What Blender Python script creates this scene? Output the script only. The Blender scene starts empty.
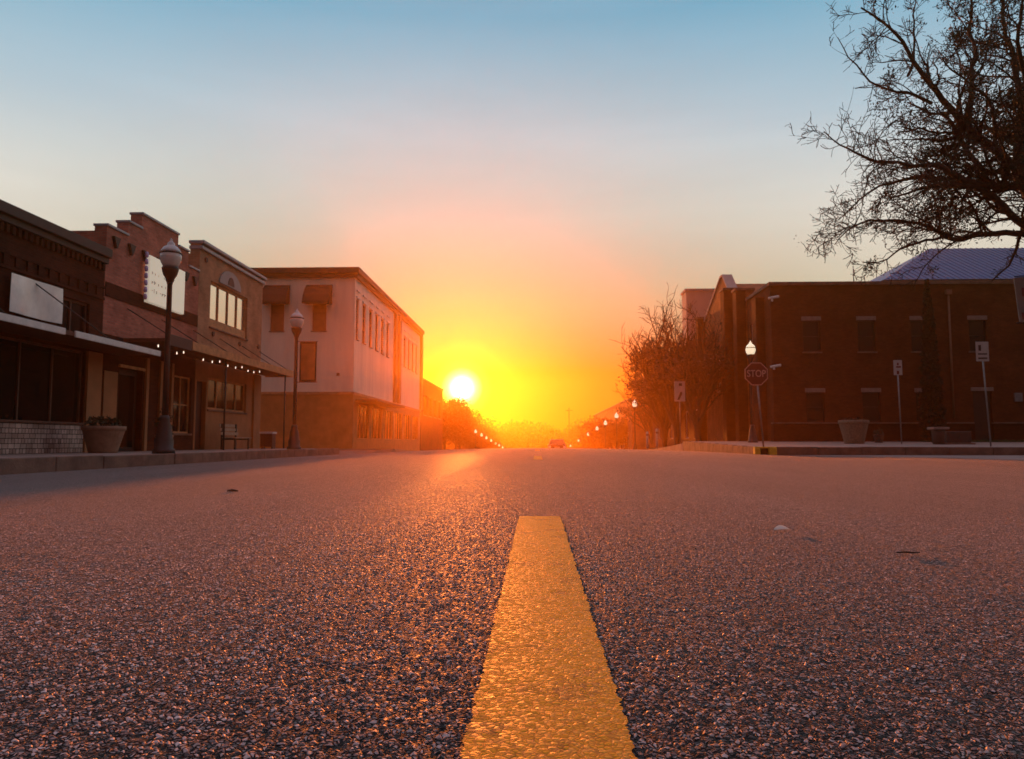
import bpy, bmesh, math, random
import numpy as np
from mathutils import Vector, Matrix
R = math.radians
rng = np.random.default_rng(7)
random.seed(7)
S = bpy.context.scene
COL = S.collection

HAZE, HAZE_G = .0012, .86

# ------------------------------------------------------------------ camera
cd = bpy.data.cameras.new('camera')
cam = bpy.data.objects.new('camera', cd)
COL.objects.link(cam)
cam.location = (0, 0, .275)
cam.rotation_euler = (R(90 + 4.68), 0, R(1.87))
cd.sensor_width = 36
cd.lens = 36 * 765 / 1024
cd.clip_start = .02
cd.clip_end = 9000
cd.dof.use_dof = True
cd.dof.focus_distance = 1.2
cd.dof.aperture_fstop = 20
S.camera = cam

# ------------------------------------------------------------------ light
SUN_AZ, SUN_EL = -5.62, 4.03            # degrees from the street axis, above the horizon
SUN = Vector((math.sin(R(SUN_AZ)) * math.cos(R(SUN_EL)), math.cos(R(SUN_AZ)) * math.cos(R(SUN_EL)), math.sin(R(SUN_EL))))
W = bpy.data.worlds.new('World')
S.world = W
W.use_nodes = True
nt = W.node_tree
nt.nodes.clear()
N = nt.nodes.new
L = nt.links.new
sky = N('ShaderNodeTexSky')
sky.sky_type = 'NISHITA'
sky.sun_disc = False
sky.sun_elevation = R(SUN_EL)
sky.sun_rotation = R(SUN_AZ)
sky.air_density = 1.0
sky.dust_density = 2.2
sky.ozone_density = 1.6
tc = N('ShaderNodeTexCoord')
sep = N('ShaderNodeSeparateXYZ')
L(tc.outputs['Generated'], sep.inputs[0])
def grad(stops):
    r = N('ShaderNodeValToRGB')
    L(sep.outputs['Z'], r.inputs[0])
    el = r.color_ramp.elements
    while len(el) < len(stops):
        el.new(.5)
    for e, (p, c) in zip(el, stops):
        e.position = p
        e.color = (*c, 1)
    return r


# sunset side and the darker side behind the camera, by height above the horizon
FRONT = [(0.0, (.18, .03, .0)), (.09, (.24, .12, .01)), (.18, (.32, .37, .22)), (.28, (.40, .51, .45)), (.38, (.48, .57, .59)), (.50, (.26, .46, .58)), (.70, (.28, .28, .38)), (1.0, (.50, .44, .56))]  # unseen upper stops shaped violet to tint the light on the road
SIDE = [(0.0, (.50, .26, .11)), (.09, (.64, .46, .29)), (.18, (.70, .63, .49)), (.28, (.70, .71, .65)), (.38, (.42, .56, .64)), (.50, (.16, .40, .56)), (.70, (.28, .28, .38)), (1.0, (.50, .44, .56))]
BACK = [(0.0, (.05, .03, .028)), (.12, (.07, .045, .044)), (.3, (.10, .072, .08)), (.6, (.18, .145, .175)), (1.0, (.38, .30, .37))]
gf, gs_, gb_ = grad(FRONT), grad(SIDE), grad(BACK)
hd = N('ShaderNodeVectorMath')
hd.operation = 'DOT_PRODUCT'
L(tc.outputs['Generated'], hd.inputs[0])
hd.inputs[1].default_value = Vector((SUN.x, SUN.y, 0)).normalized()
hm_ = N('ShaderNodeMapRange')
hm_.interpolation_type = 'SMOOTHSTEP'
hm_.inputs[1].default_value = -.30
hm_.inputs[2].default_value = .25
L(hd.outputs['Value'], hm_.inputs[0])
gm_ = N('ShaderNodeMixRGB')
L(hm_.outputs[0], gm_.inputs[0])
L(gb_.outputs[0], gm_.inputs[1])
fs_ = N('ShaderNodeMapRange')
fs_.interpolation_type = 'SMOOTHSTEP'
fs_.inputs[1].default_value = .80
fs_.inputs[2].default_value = .992
L(hd.outputs['Value'], fs_.inputs[0])
gfs = N('ShaderNodeMixRGB')
L(fs_.outputs[0], gfs.inputs[0])
L(gs_.outputs[0], gfs.inputs[1])
L(gf.outputs[0], gfs.inputs[2])
L(gfs.outputs[0], gm_.inputs[2])
dot = N('ShaderNodeVectorMath')
dot.operation = 'DOT_PRODUCT'
L(tc.outputs['Generated'], dot.inputs[0])
dot.inputs[1].default_value = SUN
aco = N('ShaderNodeMath')
aco.operation = 'ARCCOSINE'
L(dot.outputs['Value'], aco.inputs[0])
aur = N('ShaderNodeValToRGB')           # solar disc and the bright air right round it
mr = N('ShaderNodeMapRange')
mr.inputs[1].default_value = 0
mr.inputs[2].default_value = R(12)
L(aco.outputs[0], mr.inputs[0])
L(mr.outputs[0], aur.inputs[0])
AUR = [(0.0, (6, 5, 3)), (.05, (5, 4, 2.0)), (.09, (2.6, 1.7, .5)), (.13, (1.3, .65, .05)), (.19, (.55, .2, .004)), (.32, (.16, .045, .0)), (.6, (.04, .008, .0)), (1, (0, 0, 0))]
ar = aur.color_ramp
while len(ar.elements) < len(AUR):
    ar.elements.new(.5)
for e, (p, c) in zip(ar.elements, AUR):
    e.position = p
    e.color = (*c, 1)
bgs = N('ShaderNodeBackground')
bgs.inputs[1].default_value = .05
bgg = N('ShaderNodeBackground')
bgg.inputs[1].default_value = 1.0
bga = N('ShaderNodeBackground')
bga.inputs[1].default_value = 1.0
L(sky.outputs[0], bgs.inputs[0])
cl_m = N('ShaderNodeMapping')            # barely visible high cirrus
cl_m.inputs['Scale'].default_value = (1.0, 1.0, 5.0)
L(tc.outputs['Generated'], cl_m.inputs[0])
cl_n = N('ShaderNodeTexNoise')
cl_n.inputs['Scale'].default_value = 2.2
cl_n.inputs['Detail'].default_value = 9
cl_n.inputs['Roughness'].default_value = .62
cl_n.inputs['Distortion'].default_value = .6
L(cl_m.outputs[0], cl_n.inputs['Vector'])
cl_r = N('ShaderNodeMapRange')
cl_r.inputs[1].default_value = .35
cl_r.inputs[2].default_value = .70
cl_r.inputs[3].default_value = .97
cl_r.inputs[4].default_value = 1.05
L(cl_n.outputs['Fac'], cl_r.inputs[0])
cl_x = N('ShaderNodeMixRGB')
cl_x.blend_type = 'MULTIPLY'
cl_x.inputs[0].default_value = 1
L(gm_.outputs[0], cl_x.inputs[1])
L(cl_r.outputs[0], cl_x.inputs[2])
L(cl_x.outputs[0], bgg.inputs[0])
L(aur.outputs[0], bga.inputs[0])
add = N('ShaderNodeAddShader')
out = N('ShaderNodeOutputWorld')
mixs = N('ShaderNodeMixShader')          # physical sky under the evening gradient
mixs.inputs[0].default_value = .95
L(bgs.outputs[0], mixs.inputs[1])
L(bgg.outputs[0], mixs.inputs[2])
L(mixs.outputs[0], add.inputs[0])
L(bga.outputs[0], add.inputs[1])
L(add.outputs[0], out.inputs[0])

sl = bpy.data.lights.new('sun', 'SUN')
sl.energy = 4.8
sl.angle = R(.55)
sl.color = (1, .225, .035)
so = bpy.data.objects.new('sun', sl)
COL.objects.link(so)
so.rotation_euler = SUN.to_track_quat('Z', 'Y').to_euler()

S.view_settings.view_transform = 'Standard'
S.view_settings.look = 'None'
S.view_settings.gamma = 1
S.view_settings.exposure = .15
S.cycles.use_denoising = True
S.cycles.max_bounces = 6
S.cycles.diffuse_bounces = 3
S.cycles.volume_bounces = 0
S.cycles.transparent_max_bounces = 8

# ------------------------------------------------------------------ pixel ray (to place distant outlines at a real depth)
_p, _y, _f = R(4.68), R(1.87), 765.0


def at(px, py, X=None, Y=None):
    x = (px - 512) / _f
    y = (379.5 - py) / _f
    fy = math.cos(_p) - y * math.sin(_p)
    r = (x * math.cos(_y) - fy * math.sin(_y), x * math.sin(_y) + fy * math.cos(_y), math.sin(_p) + y * math.cos(_p))
    t = X / r[0] if X is not None else Y / r[1]
    return Vector((r[0] * t, r[1] * t, .275 + r[2] * t))


# ------------------------------------------------------------------ materials
def newmat(name):
    m = bpy.data.materials.new(name)
    m.use_nodes = True
    t = m.node_tree
    return m, t, t.nodes['Principled BSDF']


def nd(t, kind, **kw):
    n = t.nodes.new(kind)
    for k, v in kw.items():
        if k.startswith('_'):
            setattr(n, k[1:], v)
        else:
            n.inputs[k.replace('_', ' ')].default_value = v
    return n


def pm(name, col, rough=.8, var=.25, scale=3.0, bump=.0, bscale=40, metal=0, spec=.5, streak=False):
    """plain surface with blotchy wear and a fine bump"""
    m, t, b = newmat(name)
    o = t.nodes.new('ShaderNodeTexCoord')
    n1 = nd(t, 'ShaderNodeTexNoise', Scale=scale, Detail=7, Roughness=.62)
    if streak:
        mp = nd(t, 'ShaderNodeMapping')
        mp.inputs['Scale'].default_value = (1, 1, .18)
        t.links.new(o.outputs['Object'], mp.inputs[0])
        t.links.new(mp.outputs[0], n1.inputs['Vector'])
    else:
        t.links.new(o.outputs['Object'], n1.inputs['Vector'])
    r = nd(t, 'ShaderNodeMapRange')
    r.inputs[1].default_value = .3
    r.inputs[2].default_value = .7
    r.inputs[3].default_value = 1 - var
    r.inputs[4].default_value = 1 + var
    t.links.new(n1.outputs['Fac'], r.inputs[0])
    mx = nd(t, 'ShaderNodeMixRGB', _blend_type='MULTIPLY')
    mx.inputs[0].default_value = 1
    mx.inputs[1].default_value = (*col, 1)
    t.links.new(r.outputs[0], mx.inputs[2])
    t.links.new(mx.outputs[0], b.inputs['Base Color'])
    b.inputs['Roughness'].default_value = rough
    b.inputs['Metallic'].default_value = metal
    b.inputs['Specular IOR Level'].default_value = spec
    if bump:
        n2 = nd(t, 'ShaderNodeTexNoise', Scale=bscale, Detail=5)
        t.links.new(o.outputs['Object'], n2.inputs['Vector'])
        bp = nd(t, 'ShaderNodeBump', Strength=bump, Distance=.02)
        t.links.new(n2.outputs['Fac'], bp.inputs['Height'])
        t.links.new(bp.outputs[0], b.inputs['Normal'])
    return m


def brick(name, c1, c2, mortar, bw=.215, bh=.072, rough=.9, stain=.35):
    m, t, b = newmat(name)
    o = t.nodes.new('ShaderNodeTexCoord')
    s = t.nodes.new('ShaderNodeSeparateXYZ')
    t.links.new(o.outputs['Object'], s.inputs[0])
    a = nd(t, 'ShaderNodeMath', _operation='ADD')
    t.links.new(s.outputs['X'], a.inputs[0])
    t.links.new(s.outputs['Y'], a.inputs[1])
    c = t.nodes.new('ShaderNodeCombineXYZ')
    t.links.new(a.outputs[0], c.inputs[0])
    t.links.new(s.outputs['Z'], c.inputs[1])
    br = nd(t, 'ShaderNodeTexBrick', Scale=1.0, Color1=(*c1, 1), Color2=(*c2, 1), Mortar=(*mortar, 1))
    br.inputs['Mortar Size'].default_value = .009
    br.inputs['Mortar Smooth'].default_value = .3
    if bh > .1:
        br.offset_frequency, br.squash, br.squash_frequency = 3, .55, 2
    br.inputs['Brick Width'].default_value = bw
    br.inputs['Row Height'].default_value = bh
    t.links.new(c.outputs[0], br.inputs['Vector'])
    n1 = nd(t, 'ShaderNodeTexNoise', Scale=.9, Detail=8, Roughness=.65)
    t.links.new(o.outputs['Object'], n1.inputs['Vector'])
    r = nd(t, 'ShaderNodeMapRange')
    r.inputs[1].default_value = .3
    r.inputs[2].default_value = .7
    r.inputs[3].default_value = 1 - stain
    r.inputs[4].default_value = 1 + stain
    t.links.new(n1.outputs['Fac'], r.inputs[0])
    mx = nd(t, 'ShaderNodeMixRGB', _blend_type='MULTIPLY')
    mx.inputs[0].default_value = 1
    t.links.new(br.outputs['Color'], mx.inputs[1])
    t.links.new(r.outputs[0], mx.inputs[2])
    t.links.new(mx.outputs[0], b.inputs['Base Color'])
    b.inputs['Roughness'].default_value = rough
    b.inputs['Specular IOR Level'].default_value = .15
    bp = nd(t, 'ShaderNodeBump', Strength=.6, Distance=.01)
    t.links.new(br.outputs['Fac'], bp.inputs['Height'])
    bp.invert = True
    t.links.new(bp.outputs[0], b.inputs['Normal'])
    return m


def emis(name, col, strength):
    m, t, b = newmat(name)
    b.inputs['Base Color'].default_value = (.8, .8, .8, 1)
    b.inputs['Emission Color'].default_value = (*col, 1)
    b.inputs['Emission Strength'].default_value = strength
    return m


def glass(name, col=(.012, .011, .011), rough=.06, spec=.4):
    m, t, b = newmat(name)
    o = t.nodes.new('ShaderNodeTexCoord')
    n = nd(t, 'ShaderNodeTexNoise', Scale=1.3, Detail=2)
    t.links.new(o.outputs['Object'], n.inputs['Vector'])
    bp = nd(t, 'ShaderNodeBump', Strength=.05, Distance=.05)
    t.links.new(n.outputs['Fac'], bp.inputs['Height'])
    t.links.new(bp.outputs[0], b.inputs['Normal'])
    b.inputs['Base Color'].default_value = (*col, 1)
    b.inputs['Roughness'].default_value = rough
    b.inputs['Specular IOR Level'].default_value = spec
    return m


M = {}
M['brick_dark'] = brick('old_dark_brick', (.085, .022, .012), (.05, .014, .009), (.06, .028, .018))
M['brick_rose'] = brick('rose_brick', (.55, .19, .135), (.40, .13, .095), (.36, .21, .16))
M['brick_tan'] = brick('tan_brick', (.50, .25, .14), (.40, .20, .11), (.42, .27, .18))
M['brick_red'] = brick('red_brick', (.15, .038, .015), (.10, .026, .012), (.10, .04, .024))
M['brick_orange'] = brick('orange_brick', (.42, .14, .05), (.32, .10, .04), (.30, .17, .10))
M['stone_panel'] = brick('coursed_stone', (.62, .45, .38), (.34, .22, .18), (.05, .035, .03), bw=.21, bh=.12, stain=.5)
M['stucco'] = pm('pale_stucco', (.82, .74, .60), .9, .12, 1.2, .25, 60, streak=True)
M['stucco_low'] = pm('brown_painted_stucco', (.42, .19, .06), .85, .2, 1.5, .2, 50)
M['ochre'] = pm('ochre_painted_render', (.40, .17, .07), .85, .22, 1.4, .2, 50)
M['coping'] = pm('grey_metal_coping', (.33, .33, .36), .55, .2, 4, .1, 30, .3)
M['coping_dark'] = pm('dark_coping', (.055, .03, .024), .7, .25, 4, .1)
M['trim'] = pm('brown_timber_trim', (.13, .05, .028), .7, .3, 6, .2, 40)
M['fascia'] = pm('timber_fascia', (.52, .25, .10), .7, .3, 5, .2, 40)
M['white'] = pm('weathered_white_paint', (.75, .73, .70), .55, .12, 5, .1, 30)
M['cloth'] = pm('white_vinyl_banner', (.88, .85, .82), .3, .14, 2.6, .15, 6)
M['cloth'].node_tree.nodes['Principled BSDF'].inputs['Coat Weight'].default_value = 1
M['cloth'].node_tree.nodes['Principled BSDF'].inputs['Coat Roughness'].default_value = .2
M['black_metal'] = pm('black_painted_iron', (.018, .017, .017), .5, .3, 10, .1, 60, .0)
M['grey_metal'] = pm('galvanised_steel', (.22, .22, .23), .5, .2, 10, .1, 60, .6)
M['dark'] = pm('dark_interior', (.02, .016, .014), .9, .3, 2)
M['dark_wood'] = pm('dark_stained_door', (.03, .014, .010), .6, .3, 6, .15)
M['roof'] = pm('gravel_roof', (.12, .11, .10), .95, .3, 2, .4)
M['conc'] = pm('sidewalk_concrete', (.30, .21, .175), .85, .25, 1.7, .35, 45)
M['kerb'] = pm('kerb_concrete', (.19, .11, .08), .85, .4, 2.3, .5, 25)
M['apron'] = pm('apron_concrete', (.27, .185, .16), .8, .3, .8, .5, 30)
M['ground'] = pm('ground_dirt', (.12, .09, .06), .95, .4, .3, .4, 8)
M['pot'] = pm('terracotta_pot', (.30, .17, .11), .85, .25, 6, .3, 30)
M['conc_pot'] = pm('exposed_aggregate_pot', (.20, .145, .10), .9, .3, 14, .6, 60)
M['glass'] = glass('dark_window_glass')
M['glass_bright'] = glass('coated_window_glass', (.86, .82, .74), .10, 1.0)
M['glass_bright'].node_tree.nodes['Principled BSDF'].inputs['Metallic'].default_value = .9   # mirror film
M['sign_red'] = pm('faded_red_sign', (.15, .016, .013), .5, .2, 6)
M['sign_white'] = pm('white_sign_sheet', (.44, .40, .38), .45, .1, 6)
M['stop_text'] = pm('worn_pink_lettering', (.62, .36, .30), .5, .2, 6)
M['sign_black'] = pm('black_lettering', (.03, .02, .02), .5, .1, 6)
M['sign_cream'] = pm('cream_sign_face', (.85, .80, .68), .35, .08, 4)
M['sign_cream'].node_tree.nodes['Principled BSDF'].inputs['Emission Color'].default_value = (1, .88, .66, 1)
M['sign_cream'].node_tree.nodes['Principled BSDF'].inputs['Emission Strength'].default_value = .28   # emission added to brighten the sign face
M['yellow'] = pm('yellow_kerb_paint', (.85, .48, .04), .7, .25, 9, .3, 40)
M['bark'] = pm('dark_bark', (.055, .04, .03), .95, .4, 12, .5, 40)
M['twig'] = pm('grey_brown_twig', (.05, .032, .022), .95, .3, 8)
M['leaf'] = pm('dull_green_leaf', (.045, .05, .02), .7, .4, 5)
M['leaf_dry'] = pm('dry_brown_leaf', (.06, .027, .012), .7, .4, 5)
M['leaf_dark'] = pm('dark_cypress_leaf', (.012, .014, .009), .8, .4, 8)
M['blue_roof'] = pm('blue_standing_seam_roof', (.03, .10, .30), .45, .2, 3, .1, 20, .2)
M['grey_conc'] = pm('grey_precast_concrete', (.40, .37, .35), .85, .15, .8, .2, 30, streak=True)
M['globe'] = pm('frosted_globe', (.72, .69, .64), .25, .08, 5)
M['globe_cap'] = pm('ribbed_globe_cap', (.62, .60, .58), .3, .15, 12)
M['lit'] = emis('lit_globe', (1, .80, .52), .8)
M['bulb'] = emis('lit_bulb', (1, .80, .60), 1.6)
M['violet'] = pm('violet_edge_lens', (.62, .5, .8), .3, .1, 9)
M['awning'] = pm('dark_brown_canvas', (.055, .022, .014), .85, .2, 4, .2, 80)
M['banner_print'] = pm('printed_rust_banner', (.42, .17, .06), .7, .45, 1.6)
M['car_red'] = pm('dull_red_car_paint', (.16, .03, .02), .3, .05, 3)
M['car_dark'] = pm('dark_car_paint', (.035, .03, .03), .25, .05, 3)
M['tyre'] = pm('tyre_rubber', (.02, .02, .02), .85, .2, 9)
M['chrome'] = pm('chrome', (.7, .68, .66), .15, .05, 5, metal=1)
M['tail'] = emis('tail_lamp', (1, .08, .03), .35)
M['wood'] = pm('weathered_bench_slat', (.42, .30, .2), .7, .25, 8, .2)
M['grass'] = pm('dull_grass', (.06, .075, .025), .95, .4, 5, .5, 40)


def asphalt(paint=False):
    """stones set in bitumen, really displaced; the paint variant fills most of the gaps"""
    m, t, b = newmat('yellow_road_paint' if paint else 'road_asphalt')
    m.displacement_method = 'BOTH'
    o = t.nodes.new('ShaderNodeTexCoord')
    wob = nd(t, 'ShaderNodeTexNoise', Scale=85, Detail=2)
    t.links.new(o.outputs['Object'], wob.inputs['Vector'])
    wm = nd(t, 'ShaderNodeVectorMath', _operation='MULTIPLY_ADD')
    wm.inputs[1].default_value = (.006, .006, 0)
    t.links.new(wob.outputs['Color'], wm.inputs[0])
    t.links.new(o.outputs['Object'], wm.inputs[2])
    fl = nd(t, 'ShaderNodeVectorMath', _operation='MULTIPLY')
    fl.inputs[1].default_value = (1, 1, 0)
    t.links.new(wm.outputs[0], fl.inputs[0])
    v = nd(t, 'ShaderNodeTexVoronoi', Scale=178)
    t.links.new(fl.outputs[0], v.inputs['Vector'])
    v2 = nd(t, 'ShaderNodeTexVoronoi', Scale=260)
    t.links.new(fl.outputs[0], v2.inputs['Vector'])
    cs = t.nodes.new('ShaderNodeSeparateColor')
    t.links.new(v.outputs['Color'], cs.inputs[0])
    # flat-topped, tilted, angular stones
    ed = nd(t, 'ShaderNodeTexVoronoi', _feature='DISTANCE_TO_EDGE', Scale=178)
    t.links.new(fl.outputs[0], ed.inputs['Vector'])
    top = nd(t, 'ShaderNodeMapRange', _interpolation_type='SMOOTHSTEP')
    top.inputs[1].default_value = .02
    top.inputs[2].default_value = .30
    t.links.new(ed.outputs['Distance'], top.inputs[0])
    rel = nd(t, 'ShaderNodeVectorMath', _operation='SUBTRACT')
    t.links.new(fl.outputs[0], rel.inputs[0])
    t.links.new(v.outputs['Position'], rel.inputs[1])
    rc = nd(t, 'ShaderNodeVectorMath', _operation='SUBTRACT')
    t.links.new(v.outputs['Color'], rc.inputs[0])
    rc.inputs[1].default_value = (.5, .5, .5)
    tl = nd(t, 'ShaderNodeVectorMath', _operation='DOT_PRODUCT')
    t.links.new(rel.outputs[0], tl.inputs[0])
    t.links.new(rc.outputs[0], tl.inputs[1])
    dome = nd(t, 'ShaderNodeMath', _operation='MULTIPLY_ADD')
    t.links.new(tl.outputs['Value'], dome.inputs[0])
    dome.inputs[1].default_value = 190
    t.links.new(top.outputs[0], dome.inputs[2])
    hm = nd(t, 'ShaderNodeMath', _operation='MULTIPLY_ADD')     # stone height differs from stone to stone
    t.links.new(cs.outputs[0], hm.inputs[0])
    hm.inputs[1].default_value = .75
    hm.inputs[2].default_value = .25
    hh = nd(t, 'ShaderNodeMath', _operation='MULTIPLY')
    t.links.new(dome.outputs[0], hh.inputs[0])
    t.links.new(hm.outputs[0], hh.inputs[1])
    fine = nd(t, 'ShaderNodeTexNoise', Scale=420, Detail=3)
    t.links.new(o.outputs['Object'], fine.inputs['Vector'])
    hs = nd(t, 'ShaderNodeMath', _operation='MULTIPLY_ADD')
    t.links.new(fine.outputs['Fac'], hs.inputs[0])
    hs.inputs[1].default_value = .22
    t.links.new(hh.outputs[0], hs.inputs[2])
    dp = nd(t, 'ShaderNodeDisplacement')
    dp.inputs['Midlevel'].default_value = .55
    dp.inputs['Scale'].default_value = .0004 if paint else .0028
    t.links.new(hs.outputs[0], dp.inputs['Height'])
    t.links.new(dp.outputs[0], t.nodes['Material Output'].inputs['Displacement'])
    # colour: bitumen between, grey stones on top, slow patches of wear
    big = nd(t, 'ShaderNodeTexNoise', Scale=.8, Detail=6, Roughness=.6)
    lane = nd(t, 'ShaderNodeMapping')                   # wear runs along the lanes
    lane.inputs['Scale'].default_value = (1.3, .22, 1)
    t.links.new(o.outputs['Object'], lane.inputs[0])
    t.links.new(lane.outputs[0], big.inputs['Vector'])
    bigr = nd(t, 'ShaderNodeMapRange')
    bigr.inputs[1].default_value = .3
    bigr.inputs[2].default_value = .7
    bigr.inputs[3].default_value = .64
    bigr.inputs[4].default_value = 1.36
    t.links.new(big.outputs['Fac'], bigr.inputs[0])
    if paint:
        rp = nd(t, 'ShaderNodeValToRGB')
        rp.color_ramp.elements[0].position = .12
        rp.color_ramp.elements[0].color = (.62, .23, .015, 1)
        rp.color_ramp.elements[1].position = .5
        rp.color_ramp.elements[1].color = (.95, .40, .025, 1)
        t.links.new(hs.outputs[0], rp.inputs[0])
        wn_ = nd(t, 'ShaderNodeTexNoise', Scale=9, Detail=8, Roughness=.75)
        t.links.new(o.outputs['Object'], wn_.inputs['Vector'])
        ws_ = nd(t, 'ShaderNodeMath', _operation='MULTIPLY_ADD')
        t.links.new(hs.outputs[0], ws_.inputs[0])
        ws_.inputs[1].default_value = -.10
        t.links.new(wn_.outputs['Fac'], ws_.inputs[2])
        wr = nd(t, 'ShaderNodeMapRange')
        wr.inputs[1].default_value = .50
        wr.inputs[2].default_value = .62
        wr.inputs[4].default_value = .75
        t.links.new(ws_.outputs[0], wr.inputs[0])
        pmx = nd(t, 'ShaderNodeMixRGB')
        pmx.inputs[2].default_value = (.22, .10, .03, 1)
        t.links.new(wr.outputs[0], pmx.inputs[0])
        t.links.new(rp.outputs[0], pmx.inputs[1])
        base = pmx.outputs[0]
    else:
        rp = nd(t, 'ShaderNodeValToRGB')
        e = rp.color_ramp.elements
        e[0].position = .0
        e[0].color = (.06, .043, .044, 1)
        e[1].position = 1.0
        e[1].color = (.78, .60, .57, 1)
        k = e.new(.55)
        k.color = (.31, .225, .22, 1)
        t.links.new(cs.outputs[1], rp.inputs[0])
        gap = nd(t, 'ShaderNodeMapRange')
        gap.inputs[1].default_value = .36
        gap.inputs[2].default_value = .60
        t.links.new(hs.outputs[0], gap.inputs[0])
        mx = nd(t, 'ShaderNodeMixRGB')
        mx.inputs[1].default_value = (.010, .007, .007, 1)
        t.links.new(gap.outputs[0], mx.inputs[0])
        t.links.new(rp.outputs[0], mx.inputs[2])
        base = mx.outputs[0]
        sg_ = nd(t, 'ShaderNodeMapRange')
        sg_.inputs[3].default_value = .12
        sg_.inputs[4].default_value = .5
        t.links.new(gap.outputs[0], sg_.inputs[0])
    mm = nd(t, 'ShaderNodeMixRGB', _blend_type='MULTIPLY')
    mm.inputs[0].default_value = 1
    t.links.new(base, mm.inputs[1])
    t.links.new(bigr.outputs[0], mm.inputs[2])
    t.links.new(mm.outputs[0], b.inputs['Base Color'])
    rr = nd(t, 'ShaderNodeMapRange')
    rr.inputs[3].default_value = .50
    rr.inputs[4].default_value = .85
    t.links.new(cs.outputs[2], rr.inputs[0])
    t.links.new(rr.outputs[0], b.inputs['Roughness'])
    if paint:
        b.inputs['Specular IOR Level'].default_value = .15
    else:
        t.links.new(sg_.outputs[0], b.inputs['Specular IOR Level'])
        b.inputs['Sheen Weight'].default_value = .48   # sheen added to brighten the road at a grazing look
        b.inputs['Sheen Roughness'].default_value = .17
        b.inputs['Sheen Tint'].default_value = (1, .88, .88, 1)
    return m


M['asphalt'] = asphalt()
M['paint'] = asphalt(True)


# ------------------------------------------------------------------ mesh helpers
def tag(o, label=None, cat=None, group=None, kind=None):
    if label:
        o['label'] = label
    if cat:
        o['category'] = cat
    if group:
        o['group'] = group
    if kind:
        o['kind'] = kind
    return o


def thing(name, label, cat, loc=(0, 0, 0), group=None, rz=0):
    o = bpy.data.objects.new(name, None)
    COL.objects.link(o)
    o.empty_display_size = .1
    o.location = loc
    o.rotation_euler.z = rz
    return tag(o, label, cat, group)


class MB:
    """collects faces for ONE mesh object"""

    def __init__(self):
        self.v = []
        self.f = []
        self.smooth = []

    def add(self, vs, fs, smooth=False):
        o = len(self.v)
        self.v += [tuple(p) for p in vs]
        self.f += [[i + o for i in f] for f in fs]
        self.smooth += [smooth] * len(fs)
        return self

    def box(self, x0, x1, y0, y1, z0, z1, bev=0):
        if bev:
            bm = bmesh.new()
            bmesh.ops.create_cube(bm, size=1)
            for v in bm.verts:
                v.co = Vector(((x0 + x1) / 2 + v.co.x * (x1 - x0), (y0 + y1) / 2 + v.co.y * (y1 - y0), (z0 + z1) / 2 + v.co.z * (z1 - z0)))
            bmesh.ops.bevel(bm, geom=bm.edges[:], offset=bev, segments=2, affect='EDGES', profile=.5)
            bm.verts.index_update()
            self.add([v.co for v in bm.verts], [[v.index for v in f.verts] for f in bm.faces])
            bm.free()
            return self
        vs = [(x0, y0, z0), (x1, y0, z0), (x1, y1, z0), (x0, y1, z0), (x0, y0, z1), (x1, y0, z1), (x1, y1, z1), (x0, y1, z1)]
        return self.add(vs, [[0, 3, 2, 1], [4, 5, 6, 7], [0, 1, 5, 4], [1, 2, 6, 5], [2, 3, 7, 6], [3, 0, 4, 7]])

    def prism(self, pts, axis, a, b):
        """polygon pts in the two other axes, extruded along axis from a to b"""
        def mk(p, w):
            q = list(p)
            q.insert('xyz'.index(axis), w)
            return q
        n = len(pts)
        vs = [mk(p, a) for p in pts] + [mk(p, b) for p in pts]
        fs = [list(range(n))[::-1], list(range(n, 2 * n))] + [[i, (i + 1) % n, n + (i + 1) % n, n + i] for i in range(n)]
        return self.add(vs, fs)

    def tube(self, path, rad, sides=8, cap=True, smooth=True):
        path = [Vector(p) for p in path]
        if not hasattr(rad, '__len__'):
            rad = [rad] * len(path)
        vs = []
        fs = []
        for i, p in enumerate(path):
            d = (path[min(i + 1, len(path) - 1)] - path[max(i - 1, 0)]).normalized()
            a = d.orthogonal().normalized() if i == 0 else (a - d * a.dot(d)).normalized()
            c = d.cross(a)
            for k in range(sides):
                t = 2 * math.pi * k / sides
                vs.append(p + (a * math.cos(t) + c * math.sin(t)) * rad[i])
        for i in range(len(path) - 1):
            for k in range(sides):
                k2 = (k + 1) % sides
                fs.append([i * sides + k, i * sides + k2, (i + 1) * sides + k2, (i + 1) * sides + k])
        if cap:
            fs.append(list(range(sides))[::-1])
            fs.append([(len(path) - 1) * sides + k for k in range(sides)])
        return self.add(vs, fs, smooth)

    def lathe(self, prof, c=(0, 0, 0), sides=20, smooth=True, flute=0):
        vs = []
        fs = []
        for r, z in prof:
            for k in range(sides):
                t = 2 * math.pi * k / sides
                rr = r * (1 - (flute if k % 2 else 0))
                vs.append((c[0] + rr * math.cos(t), c[1] + rr * math.sin(t), c[2] + z))
        n = len(prof)
        for i in range(n - 1):
            for k in range(sides):
                k2 = (k + 1) % sides
                fs.append([i * sides + k, i * sides + k2, (i + 1) * sides + k2, (i + 1) * sides + k])
        fs.append(list(range(sides))[::-1])
        fs.append([(n - 1) * sides + k for k in range(sides)])
        return self.add(vs, fs, smooth)

    def build(self, name, m, parent=None, label=None):
        me = bpy.data.meshes.new(name)
        off = Vector((0, 0, 0))
        if parent is not None:
            q = parent
            while q is not None:
                off += q.location
                q = q.parent
        me.from_pydata([(p[0] - off.x, p[1] - off.y, p[2] - off.z) for p in self.v], [], self.f)
        me.polygons.foreach_set('use_smooth', self.smooth)
        me.materials.append(m)
        me.update()
        o = bpy.data.objects.new(name, me)
        COL.objects.link(o)
        o.parent = parent
        if label:
            o['label'] = label
        return o


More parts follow.
